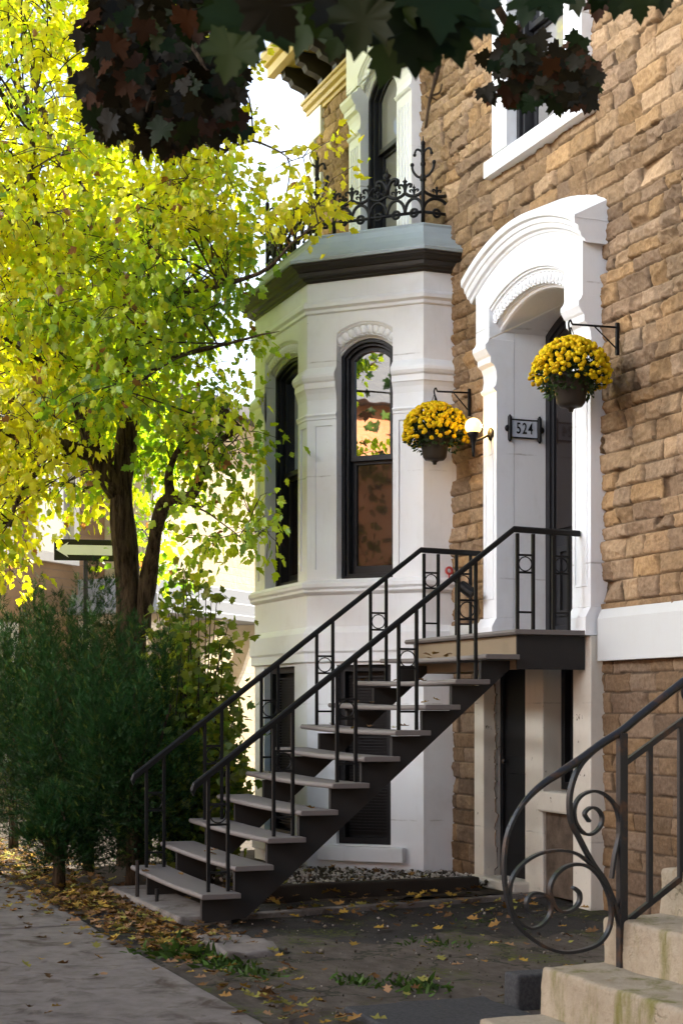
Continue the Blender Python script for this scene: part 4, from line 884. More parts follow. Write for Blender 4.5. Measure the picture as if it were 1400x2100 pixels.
me = rough_box(None, .55, 1.25, -3.42, -3.05, -.06, .045, 73, .03); o = tag(link('flat_stone', me, M['concrete'], None, smooth=True), 'flat weathered grey stone set in the yard near the stair foot', 'stone')
# white gravel
r = np.random.default_rng(5); n = 5200; gx = r.uniform(-3.7, -1.62, n); gy = r.uniform(-2.5, -.05, n); dens = np.clip(1.25 - (np.abs(gx + 2.2 - (gy + .3) * .15)) * .2 - np.clip(-gy - .9, 0, 2) * .9, .08, 1); kp = r.random(n) < dens
gx, gy = gx[kp], gy[kp]; n = len(gx); OV = [(1, 0, 0), (-1, 0, 0), (0, 1, 0), (0, -1, 0), (0, 0, .8), (0, 0, -.8)]; OF = [(0, 2, 4), (2, 1, 4), (1, 3, 4), (3, 0, 4), (2, 0, 5), (1, 2, 5), (3, 1, 5), (0, 3, 5)]
cw = np.where(r.random(n)[:, None] < .62, np.array([[.62, .58, .52]]), np.array([[.10, .085, .06]])) * r.uniform(.6, 1.15, (n, 1))
V, F, Cc = leaf_array(OV, OF, np.stack([gx, gy, .04 + .03 * r.random(n)], 1), r.normal(size=(n, 3)), r.normal(size=(n, 3)), r.uniform(.010, .026, n), cw)
tag(link('white_gravel', np_mesh('gravel', V, F, Cc), M['litter']), 'white gravel strewn along the foot of the bay', 'gravel', kind='stuff')
# grit and crumbs on the yard
n = 1500; gx = r.uniform(-1.3, 4.6, n); gy = r.uniform(-3.7, -.05, n); cw = np.array([[.20, .17, .13], [.06, .05, .04], [.42, .38, .33], [.12, .08, .05]])[r.choice(4, n, p=[.4, .3, .1, .2])] * r.uniform(.6, 1.2, (n, 1))
V, F, Cc = leaf_array(OV, OF, np.stack([gx, gy, .012 + .006 * r.random(n)], 1), r.normal(size=(n, 3)), r.normal(size=(n, 3)), r.gamma(2, .0022, n) + .002, cw)
tag(link('grit', np_mesh('grit', V, F, Cc), M['litter']), 'loose grit and crumbs over the dark yard', 'grit', kind='stuff')
# fallen leaves
def pentaleaf():
    V = [(0, 0, 0), (.3, .34, .10), (.55, .16, .03), (.7, .42, .16), (.8, .12, .03), (1.05, 0, .08), (.8, -.12, .03), (.7, -.42, .14), (.55, -.16, .03), (.3, -.34, .12), (.45, 0, -.02)]
    return V, [(10, i, i + 1) for i in range(0, 9)] + [(10, 9, 0)]
LV5, LF5 = pentaleaf()
pts = []
def scat(n, fx, fy, z=.02):
    for _ in range(n): pts.append((fx(), fy(), z))
scat(1500, lambda: rnd.uniform(-9, -1.3), lambda: -3.62 + rnd.gauss(0, .30)); scat(700, lambda: rnd.uniform(-2.6, .9), lambda: -3.5 + rnd.gauss(0, .22))
scat(190, lambda: rnd.uniform(-1.4, 4.0), lambda: -3.70 + rnd.gauss(0, .16)); scat(300, lambda: rnd.uniform(-3.6, -.2), lambda: rnd.uniform(-2.9, -.4), .05)
scat(90, lambda: rnd.uniform(-1.3, 3.6), lambda: rnd.uniform(-3.6, -.3), .018); scat(90, lambda: rnd.uniform(-4, 4), lambda: rnd.uniform(-5.6, -3.9), .022); scat(70, lambda: rnd.gauss(-.4, .5), lambda: rnd.gauss(-1.2, .8), .02)
for _ in range(26):
    k = rnd.randint(1, 10); pts.append((rnd.uniform(-1.9, -.05), Y1 + G * (k - 1) + rnd.uniform(.03, .2), Z1 + RI * (k - 1) + .012))
P = np.array(pts); n = len(P); th = r.uniform(0, 6.28, n)
pal = np.array([[.30, .17, .05], [.20, .10, .035], [.42, .27, .05], [.14, .08, .035], [.34, .20, .10], [.28, .26, .06]])
V, F, Cc = leaf_array(LV5, LF5, P + np.stack([0 * th, 0 * th, .022 * r.random(n)], 1), np.stack([np.cos(th), np.sin(th), r.normal(0, .22, n)], 1), np.stack([r.normal(0, .25, n), r.normal(0, .25, n), np.ones(n)], 1), r.uniform(.05, .10, n), pal[r.integers(0, 6, n)] * r.uniform(.6, 1.2, (n, 1)))
tag(link('fallen_leaves', np_mesh('fallen_leaves', V, F, Cc), M['litter']), 'brown and yellow fallen leaves along the hedge foot and walk edge', 'leaves', kind='stuff')
# weeds
BL = [(0, -.05, 0), (0, .05, 0), (.5, .05, .12), (.5, -.05, .12), (1, 0, .1)]; BF = [(0, 1, 2), (0, 2, 3), (3, 2, 4)]
WV, WF, WC, wk = [], [], [], 0
for c, n, rad, h, seed in (((.92, -3.62, .0), 140, .20, .12, 1), ((1.45, -3.52, .0), 90, .12, .09, 2), ((2.62, -2.75, .0), 90, .13, .08, 3), ((2.35, -3.0, .0), 70, .10, .07, 4), ((2.9, -1.95, .0), 120, .16, .08, 5), ((1.15, -1.95, .0), 90, .16, .05, 6), ((1.85, -3.42, 0), 60, .12, .07, 7), ((.3, -1.1, 0), 60, .3, .035, 8), ((3.6, -1.2, 0), 70, .25, .05, 9)):
    r = np.random.default_rng(seed); P = np.array(c) + np.stack([r.normal(0, rad, n), r.normal(0, rad * .6, n), np.zeros(n)], 1)
    d = np.stack([r.normal(0, .8, n), r.normal(0, .8, n), np.abs(r.normal(.6, .4, n))], 1)
    V, F, Cc = leaf_array([(a, b_ * 3.0, c_) for a, b_, c_ in BL], BF, P, d, r.normal(0, 1, (n, 3)), h * r.uniform(.35, 1.1, n), np.array((.05, .10, .015)) * r.uniform(.4, 1.5, (n, 1)))
    WV.append(V); WF.append(F + wk); WC.append(Cc); wk += len(V)
tag(link('weeds', np_mesh('weeds', np.concatenate(WV), np.concatenate(WF), np.concatenate(WC)), M['leaf_dark']), 'green weeds sprouting in tufts along the yard joints', 'weeds', kind='stuff')

# ------------------------------------------------------------------ TREES
def limb_mesh(mb, pts, r0, r1, n=9, k=5, wob=.0):
    C = cr(pts, k); m = len(C); mb.tube(C, [r0 + (r1 - r0) * (i / (m - 1)) ** .8 for i in range(m)], n)
    return C
tree = tag(empty('maple_tree', (-4.9, -2.5, 0)), 'yellow and green autumn tree with dark forked trunk behind the hedge', 'tree')
TZ = 16.0
LIMBS = [([(272, 1800, 16), (274, 1600, 16), (272, 1400, 16), (266, 1250, 16), (255, 1110, 16), (250, 1010, 16), (258, 920, 16), (266, 820, 16), (268, 700, 16.1), (285, 560, 16.2), (318, 430, 16.3), (355, 335, 16.4), (400, 250, 16.5), (450, 100, 16.6), (500, -100, 16.8)], .175, .03, 12),
         ([(292, 1300, 15.95), (305, 1180, 15.9), (325, 1070, 15.7), (345, 1025, 15.5), (395, 1015, 15.3), (415, 965, 15.2), (425, 930, 15.1), (455, 900, 14.9), (500, 880, 14.6)], .095, .022, 9),
         ([(350, 1030, 15.5), (345, 970, 15.4), (370, 920, 15.3), (420, 885, 15.2), (470, 850, 15.1)], .05, .018, 7),
         ([(245, 1010, 16), (205, 950, 15.9), (185, 890, 15.8), (165, 830, 15.7), (120, 700, 15.5), (90, 560, 15.3), (70, 400, 15.2), (60, 250, 15.1)], .12, .03, 8),
         ([(225, 940, 15.9), (165, 925, 15.7), (100, 905, 15.5), (0, 890, 15.1), (-120, 870, 14.7), (-250, 800, 14.3)], .085, .03, 8),
         ([(210, 930, 15.9), (140, 935, 15.5), (90, 960, 15.2), (45, 1010, 14.9), (20, 1080, 14.7)], .05, .015, 7),
         ([(268, 700, 16.1), (240, 560, 16.4), (190, 430, 16.6), (120, 330, 16.8), (95, 270, 16.9), (40, 180, 17.1), (-40, 60, 17.3)], .10, .03, 8),
         ([(105, 290, 16.9), (60, 120, 16.6), (45, 0, 16.4), (30, -150, 16.3)], .05, .02, 7),
         ([(190, 430, 16.6), (170, 250, 16.3), (125, 60, 16.1), (130, -80, 16.0)], .035, .015, 6),
         ([(300, 480, 16.2), (360, 400, 15.6), (430, 330, 15.1), (520, 290, 14.6), (600, 330, 14.2)], .04, .004, 6),
         ([(268, 640, 16.1), (350, 600, 15.4), (430, 590, 14.8), (530, 560, 14.2), (600, 500, 13.8), (660, 450, 13.6)], .05, .004, 6),
         ([(266, 800, 16), (340, 740, 15.3), (430, 715, 14.7), (520, 690, 14.2), (575, 680, 13.9)], .04, .003, 6),
         ([(285, 560, 16.2), (330, 520, 17.0), (420, 470, 17.6), (480, 380, 18.0)], .04, .014, 6),
         ([(350, 1030, 15.5), (400, 1040, 15.0), (450, 1070, 14.7), (510, 1118, 14.4)], .014, .005, 5),
         ([(90, 560, 15.3), (20, 520, 14.9), (-60, 460, 14.5)], .04, .014, 6), ([(165, 830, 15.7), (80, 740, 15.2), (0, 690, 14.8)], .04, .012, 6),
         ([(318, 430, 16.3), (270, 280, 16.5), (290, 120, 16.7), (280, -60, 16.9)], .05, .02, 6)]
LC = []; tb = MB()
for pts_, r0, r1, nn in LIMBS:
    P = [at(*p) for p in pts_]
    if r0 > .2: P[0][2] = -.05
    LC += limb_mesh(tb, P, r0, r1, nn)
tb.v = [tuple(np.array(v) + .012 * np.array([math.sin(v[2] * 9 + v[0] * 21), math.cos(v[2] * 7 + v[1] * 17), 0])) for v in tb.v]
fixnorm(tb.build('trunk', M['bark'], tree, smooth=True)); LC = np.array(LC)
LEAFV = [(0, 0, 0), (.16, .20, .06), (.40, .40, .06), (.50, .23, .02), (.74, .27, 0), (.80, .12, -.05), (1.06, 0, -.15), (.80, -.12, -.05), (.74, -.27, 0), (.50, -.23, .02), (.40, -.40, .06), (.16, -.20, .06), (.46, 0, -.05)]
LEAFF = [(12, i, i + 1) for i in range(0, 11)] + [(12, 11, 0)]
def in_crown(px, py):
    """probability that a spray stands here (photo pixels)"""
    if py > 1215: return 0
    if px > 330 and py > 1110 + (px - 330) * .15: return 0
    if 300 < px < 560 and py > 940: return .3 if px < 450 else .08
    if px > 525 and 770 < py: return 0
    if px > 500 and py > 560: return .07 if px < 540 else 0
    if 40 < px < 290 and py > 1010: return 0
    if px > 460 and py < 260: return 0.03 if px < 530 else 0
    if px > 640: return .22 if (400 < py < 560 and px < 690) else 0
    if px > 450 and py < 430: return .10
    if px > 505 and py < 580: return .11
    if py > 1190 - max(0, 60 - px): return .5
    if px < 420 and py < 420: return .55
    return .85
r = np.random.default_rng(21); sprays = []; tw = MB()
while len(sprays) < 900:
    px, py = r.uniform(-330, 720), r.uniform(-420, 1215)
    if r.random() > in_crown(px, py): continue
    Zr = (13.4, 14.5) if px > 500 else ((14.0, 17.4) if px > 380 else (13.6, 18.6))
    if 165 < px < 365 and py > 820: Zr = (16.8, 18.4)
    Z = r.uniform(*Zr); P = at(px, py, Z)
    if P[2] < 1.9: continue
    if P[1] > -1.7 and P[0] > -6.6 and P[2] < 6.4 and px < 500: continue
    sprays.append((px, py, P))
pos, fw_, up_, sz_, cl_ = [], [], [], [], []
for px, py, P in sprays:
    d = np.linalg.norm(LC - P, axis=1); j = np.argmin(d + r.uniform(0, .5, len(d))); L = LC[j]; dirv = P - L; dl = np.linalg.norm(dirv) + 1e-6
    if dl < 2.0 and r.random() < .62: mid = (L + P) / 2 + r.normal(0, .1, 3) + [0, 0, .12]; C = cr([L, mid, P, P + dirv / dl * .15 + [0, 0, -.12]], 4); tw.tube(C, np.linspace(.007 + .003 * dl, .0025, len(C)), 4)
    out = dirv / dl; nL = int(r.uniform(46, 88)); g = r.random()
    green = np.clip(.14 + .35 * (py > 480) * (px > 120) + .25 * (py > 560) * (px > 250) - .35 * (px > 560) - .3 * (px < 140) * (py > 700) + r.normal(0, .28), 0, 1)
    nt_ = 5; tips = P + r.normal(0, .20, (nt_, 3)) * [1, 1, .7]
    for t_ in tips: tw.tube([P - out * .1, (P + t_) / 2 + [0, 0, .03], t_], [.005, .004, .002], 3)
    grp = r.integers(0, nt_, nL); c0 = tips[grp] + r.normal(0, .085, (nL, 3)); 
    pos.append(c0); dd = r.normal(0, .55, (nL, 3)) + [0, 0, -.75] + .35 * (c0 - P) / .2; fw_.append(dd); up_.append(r.normal(0, 1, (nL, 3)) + SUN[:]); sz_.append(r.uniform(.058, .118, nL))
    gl = np.clip(green + r.normal(0, .17, nL), 0, 1)[:, None]
    ya, yb, yc = np.array([.84, .78, .008]), np.array([.58, .74, .010]), np.array([.19, .38, .014])
    cc = np.where(gl < .5, ya + (yb - ya) * gl * 2, yb + (yc - yb) * (gl - .5) * 2) * r.uniform(.8, 1.1, (nL, 1))
    br = r.random(nL) < .015; cc[br] = [.30, .13, .03]; cl_.append(cc)
fixnorm(tw.build('twigs', M['twig'], tree))
V, F, Cc = leaf_array(LEAFV, LEAFF, np.concatenate(pos), np.concatenate(fw_), np.concatenate(up_), np.concatenate(sz_), np.concatenate(cl_))
link('crown', np_mesh('crown', V, F, Cc), M['leaf'], tree)

# foreground maple
def mapleleaf():
    pol = [(0, .0), (.02, .16), (-.10, .26), (-.02, .34), (-.06, .52), (.10, .46), (.16, .52), (.26, .46), (.40, .66), (.46, .56), (.60, .58), (.54, .40), (.50, .24), (.62, .30), (.66, .22), (.80, .24), (.78, .14), (1.0, .0)]
    half = [(x, y, .10 * y - .16 * x * x + (.05 if i % 2 else -.03) * y) for i, (x, y) in enumerate(pol)]
    V = half + [(x, -y, z) for x, y, z in half[1:-1]] + [(.36, 0, -.03)]; n = len(half); c = len(V) - 1
    ringi = list(range(n)) + [n + (n - 2) - 1 - i for i in range(n - 2)]
    return V, [(c, ringi[i], ringi[(i + 1) % len(ringi)]) for i in range(len(ringi))]
MV, MF = mapleleaf()
fm = tag(empty('street_maple', (3.2, -6.6, 0)), 'dark maple branch of broad lobed leaves hanging over the top of the view', 'tree')
tb = MB(); T0 = np.array([3.2, -6.9, -.15]); LM = []
bl = [([T0, T0 + [.05, .05, 2.0], T0 + [.0, .1, 4.2], T0 + [-.1, .3, 6.5], T0 + [-.2, .4, 9]], .24, .08, 12),
      ([T0 + [0, .1, 3.9], [4.6, -6.3, 4.9], [6.4, -5.8, 4.6], [7.6, -5.35, 4.0], [8.3, -5.0, 3.35]], .09, .010, 8),
      ([T0 + [0, .1, 4.3], [3.2, -5.6, 5.6], [3.1, -4.7, 5.9], [3.0, -4.2, 5.3], [2.9, -4.1, 4.5]], .08, .01, 7),
      ([[6.4, -5.8, 4.6], [6.2, -4.6, 4.7], [5.9, -3.7, 4.75], [5.8, -3.2, 4.6]], .035, .008, 6),
      ([[6.4, -5.8, 4.6], [7.4, -4.9, 4.5], [8.0, -4.3, 4.3]], .03, .008, 6),
      ([T0 + [0, .2, 5.2], [1.2, -6.0, 6.6], [-.6, -5.6, 7.2], [-2.0, -5.2, 7.0]], .09, .02, 7), ([T0 + [0, .2, 5.5], [4.6, -7.4, 7.2], [6.6, -7.6, 8.0]], .09, .02, 7), ([T0 + [0, .2, 6.0], [2.6, -8.6, 7.6], [2.0, -9.8, 8.4]], .09, .02, 7)]
for p_, r0, r1, nn in bl: LM += limb_mesh(tb, [np.array(p, float) for p in p_], r0, r1, nn)
LM = np.array(LM); pos, fw_, up_, sz_, cl_ = [], [], [], [], []
r = np.random.default_rng(33)
def mleaf(px, py, Z, wpx, ang, colr, tilt=.3):
    """a leaf facing roughly the viewer; ang = direction of its tip in the picture (deg, 270=down)"""
    P = at(px, py, Z); a = math.radians(ang); d = RT * math.cos(a) + np.array([0, 0, 1.]) * math.sin(a) + FW * r.normal(0, tilt); L = wpx * Z / FPX / 1.15
    pos.append(P - d / np.linalg.norm(d) * L * .5); fw_.append(d); up_.append(-FW + r.normal(0, .35, 3)); sz_.append(L); cl_.append(colr)
gD = np.array([.009, .021, .0025]); gB = np.array([.012, .010, .003]); gR = np.array([.040, .015, .004]); gM = np.array([.022, .037, .004])
def rc(*w):
    k = r.choice(len(w), p=[x[1] for x in w]); return w[k][0] * r.uniform(.7, 1.25)
# big near leaves
for px, py, wp, an in [(505, 70, 190, 262), (450, 20, 150, 240), (470, 120, 120, 255), (570, 30, 150, 300), (655, 15, 140, 265), (620, 70, 110, 250), (700, 40, 120, 285), (735, 60, 150, 250), (790, 30, 190, 262), (800, 105, 170, 255), (850, 75, 190, 275), (895, 20, 190, 280), (930, 70, 160, 290), (960, 20, 150, 300), (840, -10, 200, 270), (740, -10, 180, 250), (990, 40, 110, 320), (690, 90, 90, 245), (880, 110, 110, 280), (640, -20, 160, 260), (560, -20, 170, 280), (1080, 20, 90, 250), (1130, 10, 100, 280), (1180, -10, 100, 270), (1265, 5, 80, 260), (1310, 15, 80, 280), (1360, -5, 80, 270), (1230, -10, 90, 250)]:
    mleaf(px, py, r.uniform(2.7, 3.3) if px < 1040 else r.uniform(3.6, 4.2), wp, an, rc((gD, .6), (gM, .3), (gB, .1)))
# dense dark mass left
CLM = [(200, 40), (250, 20), (310, 30), (370, 20), (420, 60), (470, 150), (210, 110), (260, 100), (320, 100), (380, 100), (430, 130), (190, 170), (240, 170), (300, 170), (350, 160), (400, 180), (455, 210), (200, 235), (225, 270), (270, 225), (320, 235), (365, 250), (410, 240), (440, 255), (345, 285), (395, 275), (205, -40), (280, -50), (360, -50), (430, -10)]
for bx, by in CLM:
    zc_ = r.uniform(6.6, 8.8)
    for _ in range(11):
        px, py = r.normal(bx, 24), r.normal(by, 19)
        if px < 160 or px > 495 or py > 308: continue
        mleaf(px, py, zc_ + r.normal(0, .15), r.uniform(44, 76), r.normal(265, 40), rc((gB, .62), (gD, .2), (gR, .18)) if py > 150 or px < 240 else rc((gB, .5), (gD, .42), (gR, .08)), .6)
# small cluster before the upper right window
for bx, by, sx, sy, nn_ in ((1060, 130, 26, 24, 34), (1050, 90, 20, 16, 14), (1110, 150, 36, 18, 42), (1165, 165, 24, 20, 30), (1100, 190, 34, 12, 24), (1040, 185, 14, 18, 8), (1195, 140, 12, 14, 8)):
    for _ in range(nn_):
        px, py = r.normal(bx, sx * 1.2), r.normal(by, sy * 1.25)
        if r.random() < .18: continue
        if py > 226 or px > 1222: continue
        mleaf(px, py, r.uniform(5.6, 6.4), r.uniform(36, 56), r.normal(265, 45), rc((gB * 1.5, .55), (gD * 1.2, .25), (gR * 1.5, .2)), .5)
for px, py, wp, an in [(1150, 110, 60, 20), (1040, 200, 50, 250), (1185, 140, 60, 300), (1170, 170, 55, 270), (1020, 110, 50, 200), (1060, 95, 55, 230), (1225, 20, 60, 260)]: mleaf(px, py, 5.8, wp, an, rc((gR, .6), (gB, .4)))
# rest of the crown, above and outside the picture
cnt = 0
while cnt < 2600:
    c = LM[r.integers(len(LM))] if r.random() < .35 else np.array([2.8, -6.9, 7.6]) + r.normal(0, 1, 3) * [2.3, 1.5, 1.2]
    P = c + r.normal(0, .42, 3)
    x_, y_, Z_ = pix(P)
    if P[2] < 3.2 or (Z_ > .3 and -120 < x_ < 1500 and y_ > -160 ) or (Z_ < .6): continue
    pos.append(P); fw_.append(r.normal(0, .6, 3) + [0, 0, -.6]); up_.append(r.normal(0, .6, 3) + [0, 0, 1]); sz_.append(r.uniform(.10, .17)); cl_.append(rc((gD * 2, .5), (gM * 2, .3), (gR * 1.5, .2))); cnt += 1
def twig(pts_, r0, r1): tb.tube(cr([at(*p) for p in pts_], 6), np.linspace(r0, r1, 6 * (len(pts_) - 1) + 1), 5)
twig([(880, -40, 4.3), (905, 60, 4.4), (898, 140, 4.4), (882, 200, 4.4), (872, 262, 4.4)], .008, .004); twig([(884, 196, 4.4), (900, 190, 4.4), (906, 172, 4.4)], .004, .002); twig([(884, 200, 4.4), (896, 206, 4.4)], .003, .002); twig([(890, 148, 4.4), (904, 136, 4.4)], .003, .002); twig([(882, 205, 4.4), (872, 196, 4.4)], .003, .002)
twig([(1000, -20, 5.8), (1045, 60, 5.9), (1090, 110, 6), (1150, 130, 6), (1222, 138, 6)], .018, .012); twig([(1150, 128, 6), (1190, 133, 6), (1222, 137, 6)], .017, .021)
twig([(360, -80, 7.6), (340, 40, 7.6), (320, 150, 7.5), (300, 230, 7.5)], .02, .006); twig([(340, 30, 7.6), (410, 120, 7.4), (440, 200, 7.3)], .014, .005); twig([(345, 60, 7.6), (260, 130, 7.7), (215, 220, 7.7)], .014, .005)
fixnorm(tb.build('trunk', M['bark'], fm, smooth=True))
V, F, Cc = leaf_array(MV, MF, np.array(pos), np.array(fw_), np.array(up_), np.array(sz_), np.array(cl_)); link('crown', np_mesh('crown', V, F, Cc), M['leaf_dark'], fm)

# junipers: upright feathery sprays
def juniper(c, rx, ry, h, n, seed, label):
    r = np.random.default_rng(seed); t = tag(empty('juniper_bush', (c[0], c[1], 0)), label, 'bush', 'dark green junipers forming the hedge')
    m = MB(); m.tube([(c[0], c[1], -.05), (c[0] + .03, c[1], .5), (c[0], c[1] + .04, h * .7)], [.06, .05, .02], 7)
    for i in range(7): a = r.uniform(0, 6.28); m.tube([(c[0], c[1], r.uniform(.2, .8)), (c[0] + rx * .6 * math.cos(a), c[1] + ry * .6 * math.sin(a), h * r.uniform(.4, .7))], [.025, .01], 5)
    fixnorm(m.build('stem', M['bark'], t, smooth=True))
    # plumes (leaders)
    npl = 44; pl = []
    for i in range(npl):
        a = r.uniform(0, 6.28); q_ = math.sqrt(r.random()); zt = h * (1 - .40 * q_ ** 2) * r.uniform(.70, 1.06); pl.append((c[0] + rx * q_ * math.cos(a), c[1] + ry * q_ * math.sin(a), zt, r.uniform(.10, .20)))
    pl = np.array(pl); k = r.integers(0, npl, n); f = r.random(n) ** .7; zt = pl[k, 2]; z0_ = .16 + .3 * (np.sin(k * 3.7) > .2); zz = z0_ + (zt - z0_) * f
    side = r.integers(0, 9, n) * .7; wob = .07 * np.sin(zz * 9 + k * 2.1 + side)
    rad = pl[k, 3] * (1 - f) ** .6 * 1.5 * (.75 + .5 * np.abs(np.sin(zz * 7.3 + k + side))) + .012; ph = r.uniform(0, 6.28, n); rr = rad * np.sqrt(r.uniform(.25, 1, n))
    lean = .60 + .40 * f; bx = c[0] + (pl[k, 0] - c[0]) * lean + wob; by = c[1] + (pl[k, 1] - c[1]) * lean
    P = np.stack([bx + rr * np.cos(ph), by + rr * np.sin(ph), zz], 1); d = np.stack([np.cos(ph) * .9, np.sin(ph) * .9, .35 + 1.2 * f ** 2], 1) + r.normal(0, .42, (n, 3))
    sv, sf = [], []
    def blade(x, y, z, dx, dy, dz, w_):
        b0 = len(sv); sv.extend([(x - w_, y, z), (x + w_, y, z + w_), (x + dx, y + dy, z + dz)]); sf.append((b0, b0 + 1, b0 + 2))
    for i in range(5):
        x = i * .17
        for s in (-1, 1): blade(x, 0, 0, .22, s * (.30 - .045 * i), .12 * ((i + s) % 2) - .05, .045)
    blade(.72, 0, 0, .42, 0, .03, .05); blade(.0, 0, .03, .8, 0, .05, .05)
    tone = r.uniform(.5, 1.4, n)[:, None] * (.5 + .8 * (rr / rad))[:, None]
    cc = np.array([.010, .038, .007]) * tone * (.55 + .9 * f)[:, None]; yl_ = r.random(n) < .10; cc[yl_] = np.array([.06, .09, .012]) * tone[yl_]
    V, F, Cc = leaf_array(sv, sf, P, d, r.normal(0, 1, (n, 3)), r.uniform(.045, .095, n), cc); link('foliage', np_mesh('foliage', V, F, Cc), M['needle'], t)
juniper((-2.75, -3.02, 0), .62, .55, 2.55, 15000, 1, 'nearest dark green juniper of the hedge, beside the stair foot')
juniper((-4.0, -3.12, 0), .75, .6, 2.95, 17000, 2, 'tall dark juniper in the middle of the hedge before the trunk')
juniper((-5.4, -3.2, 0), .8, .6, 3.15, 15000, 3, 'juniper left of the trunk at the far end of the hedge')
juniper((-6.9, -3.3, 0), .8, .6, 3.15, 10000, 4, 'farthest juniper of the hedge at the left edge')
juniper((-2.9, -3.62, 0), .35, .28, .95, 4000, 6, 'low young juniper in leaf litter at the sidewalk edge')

# deciduous shrub by the bay
def shrub(c, n, seed, label, h=2.4, rx=.7, ry=.5, dens=52):
    r = np.random.default_rng(seed); t = tag(empty('shrub', tuple(c)), label, 'shrub', 'leafy shrubs between the stairs and the trunk'); m = MB(); pos, fw_, up_, sz_, cl_ = [], [], [], [], []
    for i in range(n):
        a = r.uniform(0, 6.28); q_ = math.sqrt(r.random()); tip = np.array([c[0] + rx * q_ * math.cos(a), c[1] + ry * q_ * math.sin(a), c[2] + h * r.uniform(.35, 1.08) * (1 - .25 * q_)])
        b0 = np.array([c[0] + .15 * q_ * math.cos(a), c[1] + .15 * q_ * math.sin(a), c[2]]); C = cr([b0, (b0 + tip) / 2 + [0, 0, .15] + r.normal(0, .06, 3), tip], 5); m.tube(C, np.linspace(.014, .003, len(C)), 5)
        C = np.array(C); k = r.integers(3, len(C), dens); P = C[k] + r.normal(0, .10, (dens, 3)); pos.append(P); fw_.append(r.normal(0, .7, (dens, 3)) + [0, 0, -.25]); up_.append(r.normal(0, .6, (dens, 3)) + [0, 0, 1]); sz_.append(r.uniform(.05, .11, dens))
        gl = np.clip(r.normal(.75, .22, (dens, 1)), 0, 1); cl_.append((np.array([.52, .50, .02]) * (1 - gl) + np.array([.13, .25, .02]) * gl) * r.uniform(.6, 1.15, (dens, 1)))
    fixnorm(m.build('stems', M['twig'], t)); V, F, Cc = leaf_array([(a_, b_ * 1.5, c_) for a_, b_, c_ in LEAFV], LEAFF, np.concatenate(pos), np.concatenate(fw_), np.concatenate(up_), np.concatenate(sz_), np.concatenate(cl_)); link('foliage', np_mesh('foliage', V, F, Cc), M['leaf'], t)
shrub((-3.95, -2.15, 0), 95, 1, 'leafy green shrub between bay corner and tree trunk', 2.9, .75, .42)
shrub((-3.05, -2.35, 0), 46, 2, 'lower leafy shrub seen through the far stair railing', 1.7, .5, .4)

# ------------------------------------------------------------------ neighbours and street
sg = at(172, 1128, 19.6); s_ = tag(empty('one_way_sign', (sg[0], sg[1], 0)), 'black sign with white arrow pointing left on a dark post', 'street sign')
ex = RT * .98 + FW * .2; ex /= np.linalg.norm(ex); en = np.array([ex[1], -ex[0], 0]); 
def sxf(x, y, z): return tuple(np.array([sg[0], sg[1], sg[2]]) + ex * x - en * y * -1 * -1 + np.array([0, 0, z]))
m = MB(); m.box(-.355, .395, 0, .012, -.13, .13, sxf); fixnorm(m.build('panel', M['sign_black'], s_, .01))
m = MB(); m.prism([(-.335, 0), (-.18, .095), (-.20, .06), (.345, .06), (.345, -.06), (-.20, -.06), (-.18, -.095)], lambda a, b_, t: (a, t, b_), -.006, -.002, sxf); fixnorm(m.build('arrow', M['sign_white'], s_))
m = MB(); m.tube([(sg[0] + .03 * FW[0], sg[1] + .03, -.2), (sg[0] + .03 * FW[0], sg[1] + .03, sg[2] + .1)], .03, 6); m.build('post', M['iron'], s_)
# corner house at the left: rotated walls
nb = np.array([.70, .714, 0]); eb = np.array([-.714, .70, 0])
cp = at(318, 1455, 27.0); cp[2] = 0
nh = tag(empty('corner_house', tuple(cp)), 'pale stone corner house with grey porch seen behind the tree', 'house')
def nxf(s, d, z): return tuple(cp + eb * s - nb * d + np.array([0, 0, z]))
m = MB(); m.box(0.02, 12, 0, 9, -.2, 6.9, nxf); fixnorm(m.build('wall', M['pale_stone'], nh))
m = MB(); m.box(-5.0, -.62, 0.6, 9, -.2, 6.6, nxf); fixnorm(m.build('wall', M['brown_stone'], nh))
m = MB(); m.box(-.6, .0, -.25, 1.2, 3.6, 6.4, nxf); m.box(-.75, .1, -.35, 1.2, 6.4, 6.7, nxf); bw_ = fixnorm(m.build('corner_bay', M['cream_paint'], nh, .02))
m = MB(); m.box(-.52, -.06, -.27, -.245, 4.6, 6.3, nxf); fixnorm(m.build('window_pane', M['glass_soft'], bw_))
m = MB(); m.box(-2.6, 1.5, -1.5, .0, 3.1, 3.3, nxf); m.box(-2.4, 1.3, -1.3, 0, 3.3, 3.55, nxf); m.box(-2.7, 1.6, -1.6, 0, 3.0, 3.1, nxf); porch = fixnorm(m.build('porch', M['blue_grey'], nh, .01))
for s0 in (-2.3, -.4, 1.2):
    m = MB(); A_ = [(-1.45, 3.0), (-1.45, 2.85), (-1.2, 2.6), (-1.05, 2.2), (-.9, 1.9), (-.7, 1.75), (-.7, 2.0), (-.9, 2.5), (-.7, 2.85), (-.1, 2.9), (-.1, 3.0)]
    m.prism([(y, z) for y, z in A_], lambda y, z, x: (x, y, z), s0 - .07, s0 + .07, nxf); fixnorm(m.build('bracket', M['cream_paint'], porch))
    m = MB(); m.box(s0 - .08, s0 + .08, -.15, .0, -.2, 3.0, nxf); fixnorm(m.build('post', M['cream_paint'], porch, .01))
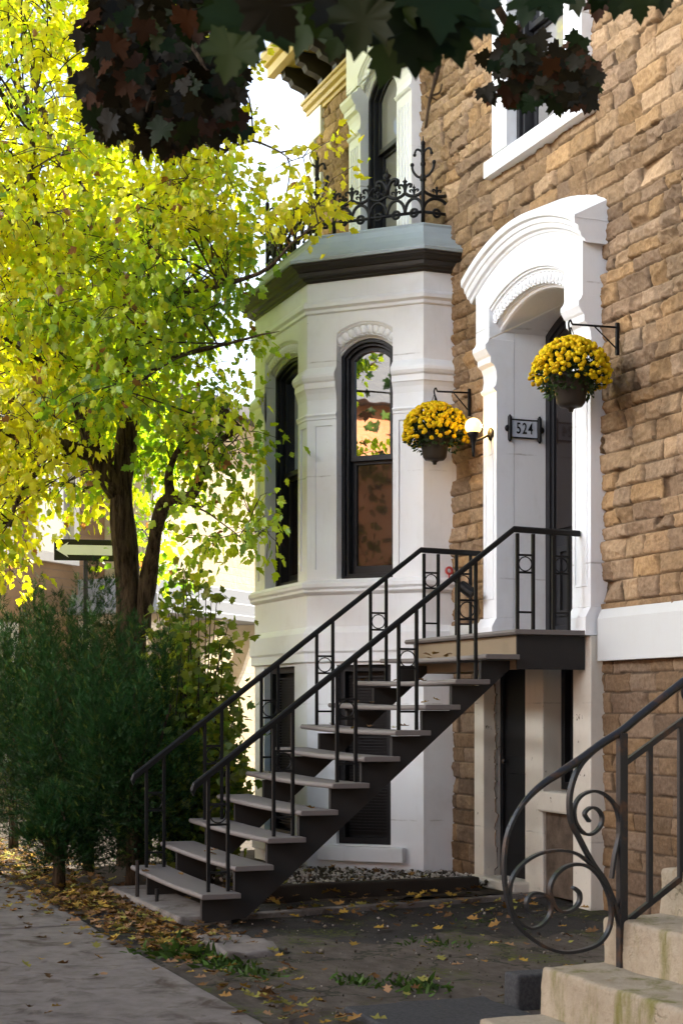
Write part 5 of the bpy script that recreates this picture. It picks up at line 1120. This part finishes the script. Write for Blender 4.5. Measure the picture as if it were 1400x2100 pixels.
for s0, z0 in ((-2.2, 4.0), (-4.0, 4.0), (-3.9, .9), (3.0, 4.2), (6.0, 4.2)):
    m = MB(); ring(m, outline(s0 - .5, s0 + .5, z0, z0 + 1.8, 0, -.15), outline(s0 - .5, s0 + .5, z0, z0 + 1.8, 0, 0), .5, .62, nxf); wn = fixnorm(m.build('window', M['white'], nh)); m = MB(); m.box(s0 - .5, s0 + .5, .585, .595, z0, z0 + 1.8, nxf); fixnorm(m.build('pane', M['glass_soft'], wn))
m = MB(); m.prism([(-.3, 6.9), (-.3, 7.1), (4.5, 7.8), (9.3, 7.1), (9.3, 6.9)], lambda y, z, x: (x, y, z), -5.2, 12.2, nxf); fixnorm(m.build('roof', M['roof_slate'], nh))
# row across the street (its sunlit fronts light the shady side and show in the panes)
x = -34.0; i = 0; kinds = ['orange_brick', 'buff_brick', 'buff_brick', 'buff_brick', 'orange_brick', 'buff_brick', 'buff_brick', 'orange_brick']; des = {'orange_brick': 'orange brick', 'buff_brick': 'grey-brown brick', 'cream_paint': 'cream painted'}
while x < 36:
    wd = [9.0, 8.2, 9.6, 8.6, 9.2, 8.0, 9.4, 9.0][i % 8]; hh = [9.0, 8.2, 9.4, 7.6, 8.4, 9.0, 8.0, 8.8][i % 8]; mt = kinds[i % 8]
    t = tag(empty('row_house', (x + wd / 2, -20, 0)), f'sunlit {des[mt]} row house across the street, number {i + 1} from the far end', 'house', 'row houses across the street')
    ops = [dict(a=a_, b=a_ + 1.1, z0=z_, z1=z_ + 1.9, dep=.2) for a_ in (1.2, wd / 2 - .55, wd - 2.3) for z_ in (1.4, 4.7)]
    m = MB(); fxf = (lambda x0: (lambda s, d, z: (x0 + wd - s, -20 - d, z)))(x); panel(m, 0, wd, 0, hh, ops, fxf); m.box(x, x + wd, -29, -20.4, 0, hh); fixnorm(m.build('wall', M[mt], t))
    for o in ops:
        m = MB(); m.box(o['a'], o['b'], .15, .2, o['z0'], o['z1'], fxf); pn = fixnorm(m.build('window', M['glass_soft'], t))
        m = MB(); ring(m, outline(o['a'], o['b'], o['z0'], o['z1'], 0, 0), outline(o['a'], o['b'], o['z0'], o['z1'], 0, .07), .08, .16, fxf); m.box(o['a'], o['b'], .09, .15, o['z0'] + .92, o['z0'] + .99, fxf); fixnorm(m.build('frame', M['white'], pn))
    m = MB(); m.prism([(-29.3, hh), (-24.5, hh + 2.6), (-19.6, hh)], lambda y, z, x_: (x_, y, z), x - .1, x + wd + .1); fixnorm(m.build('roof', M['roof_slate'], t)); x += wd + .04; i += 1
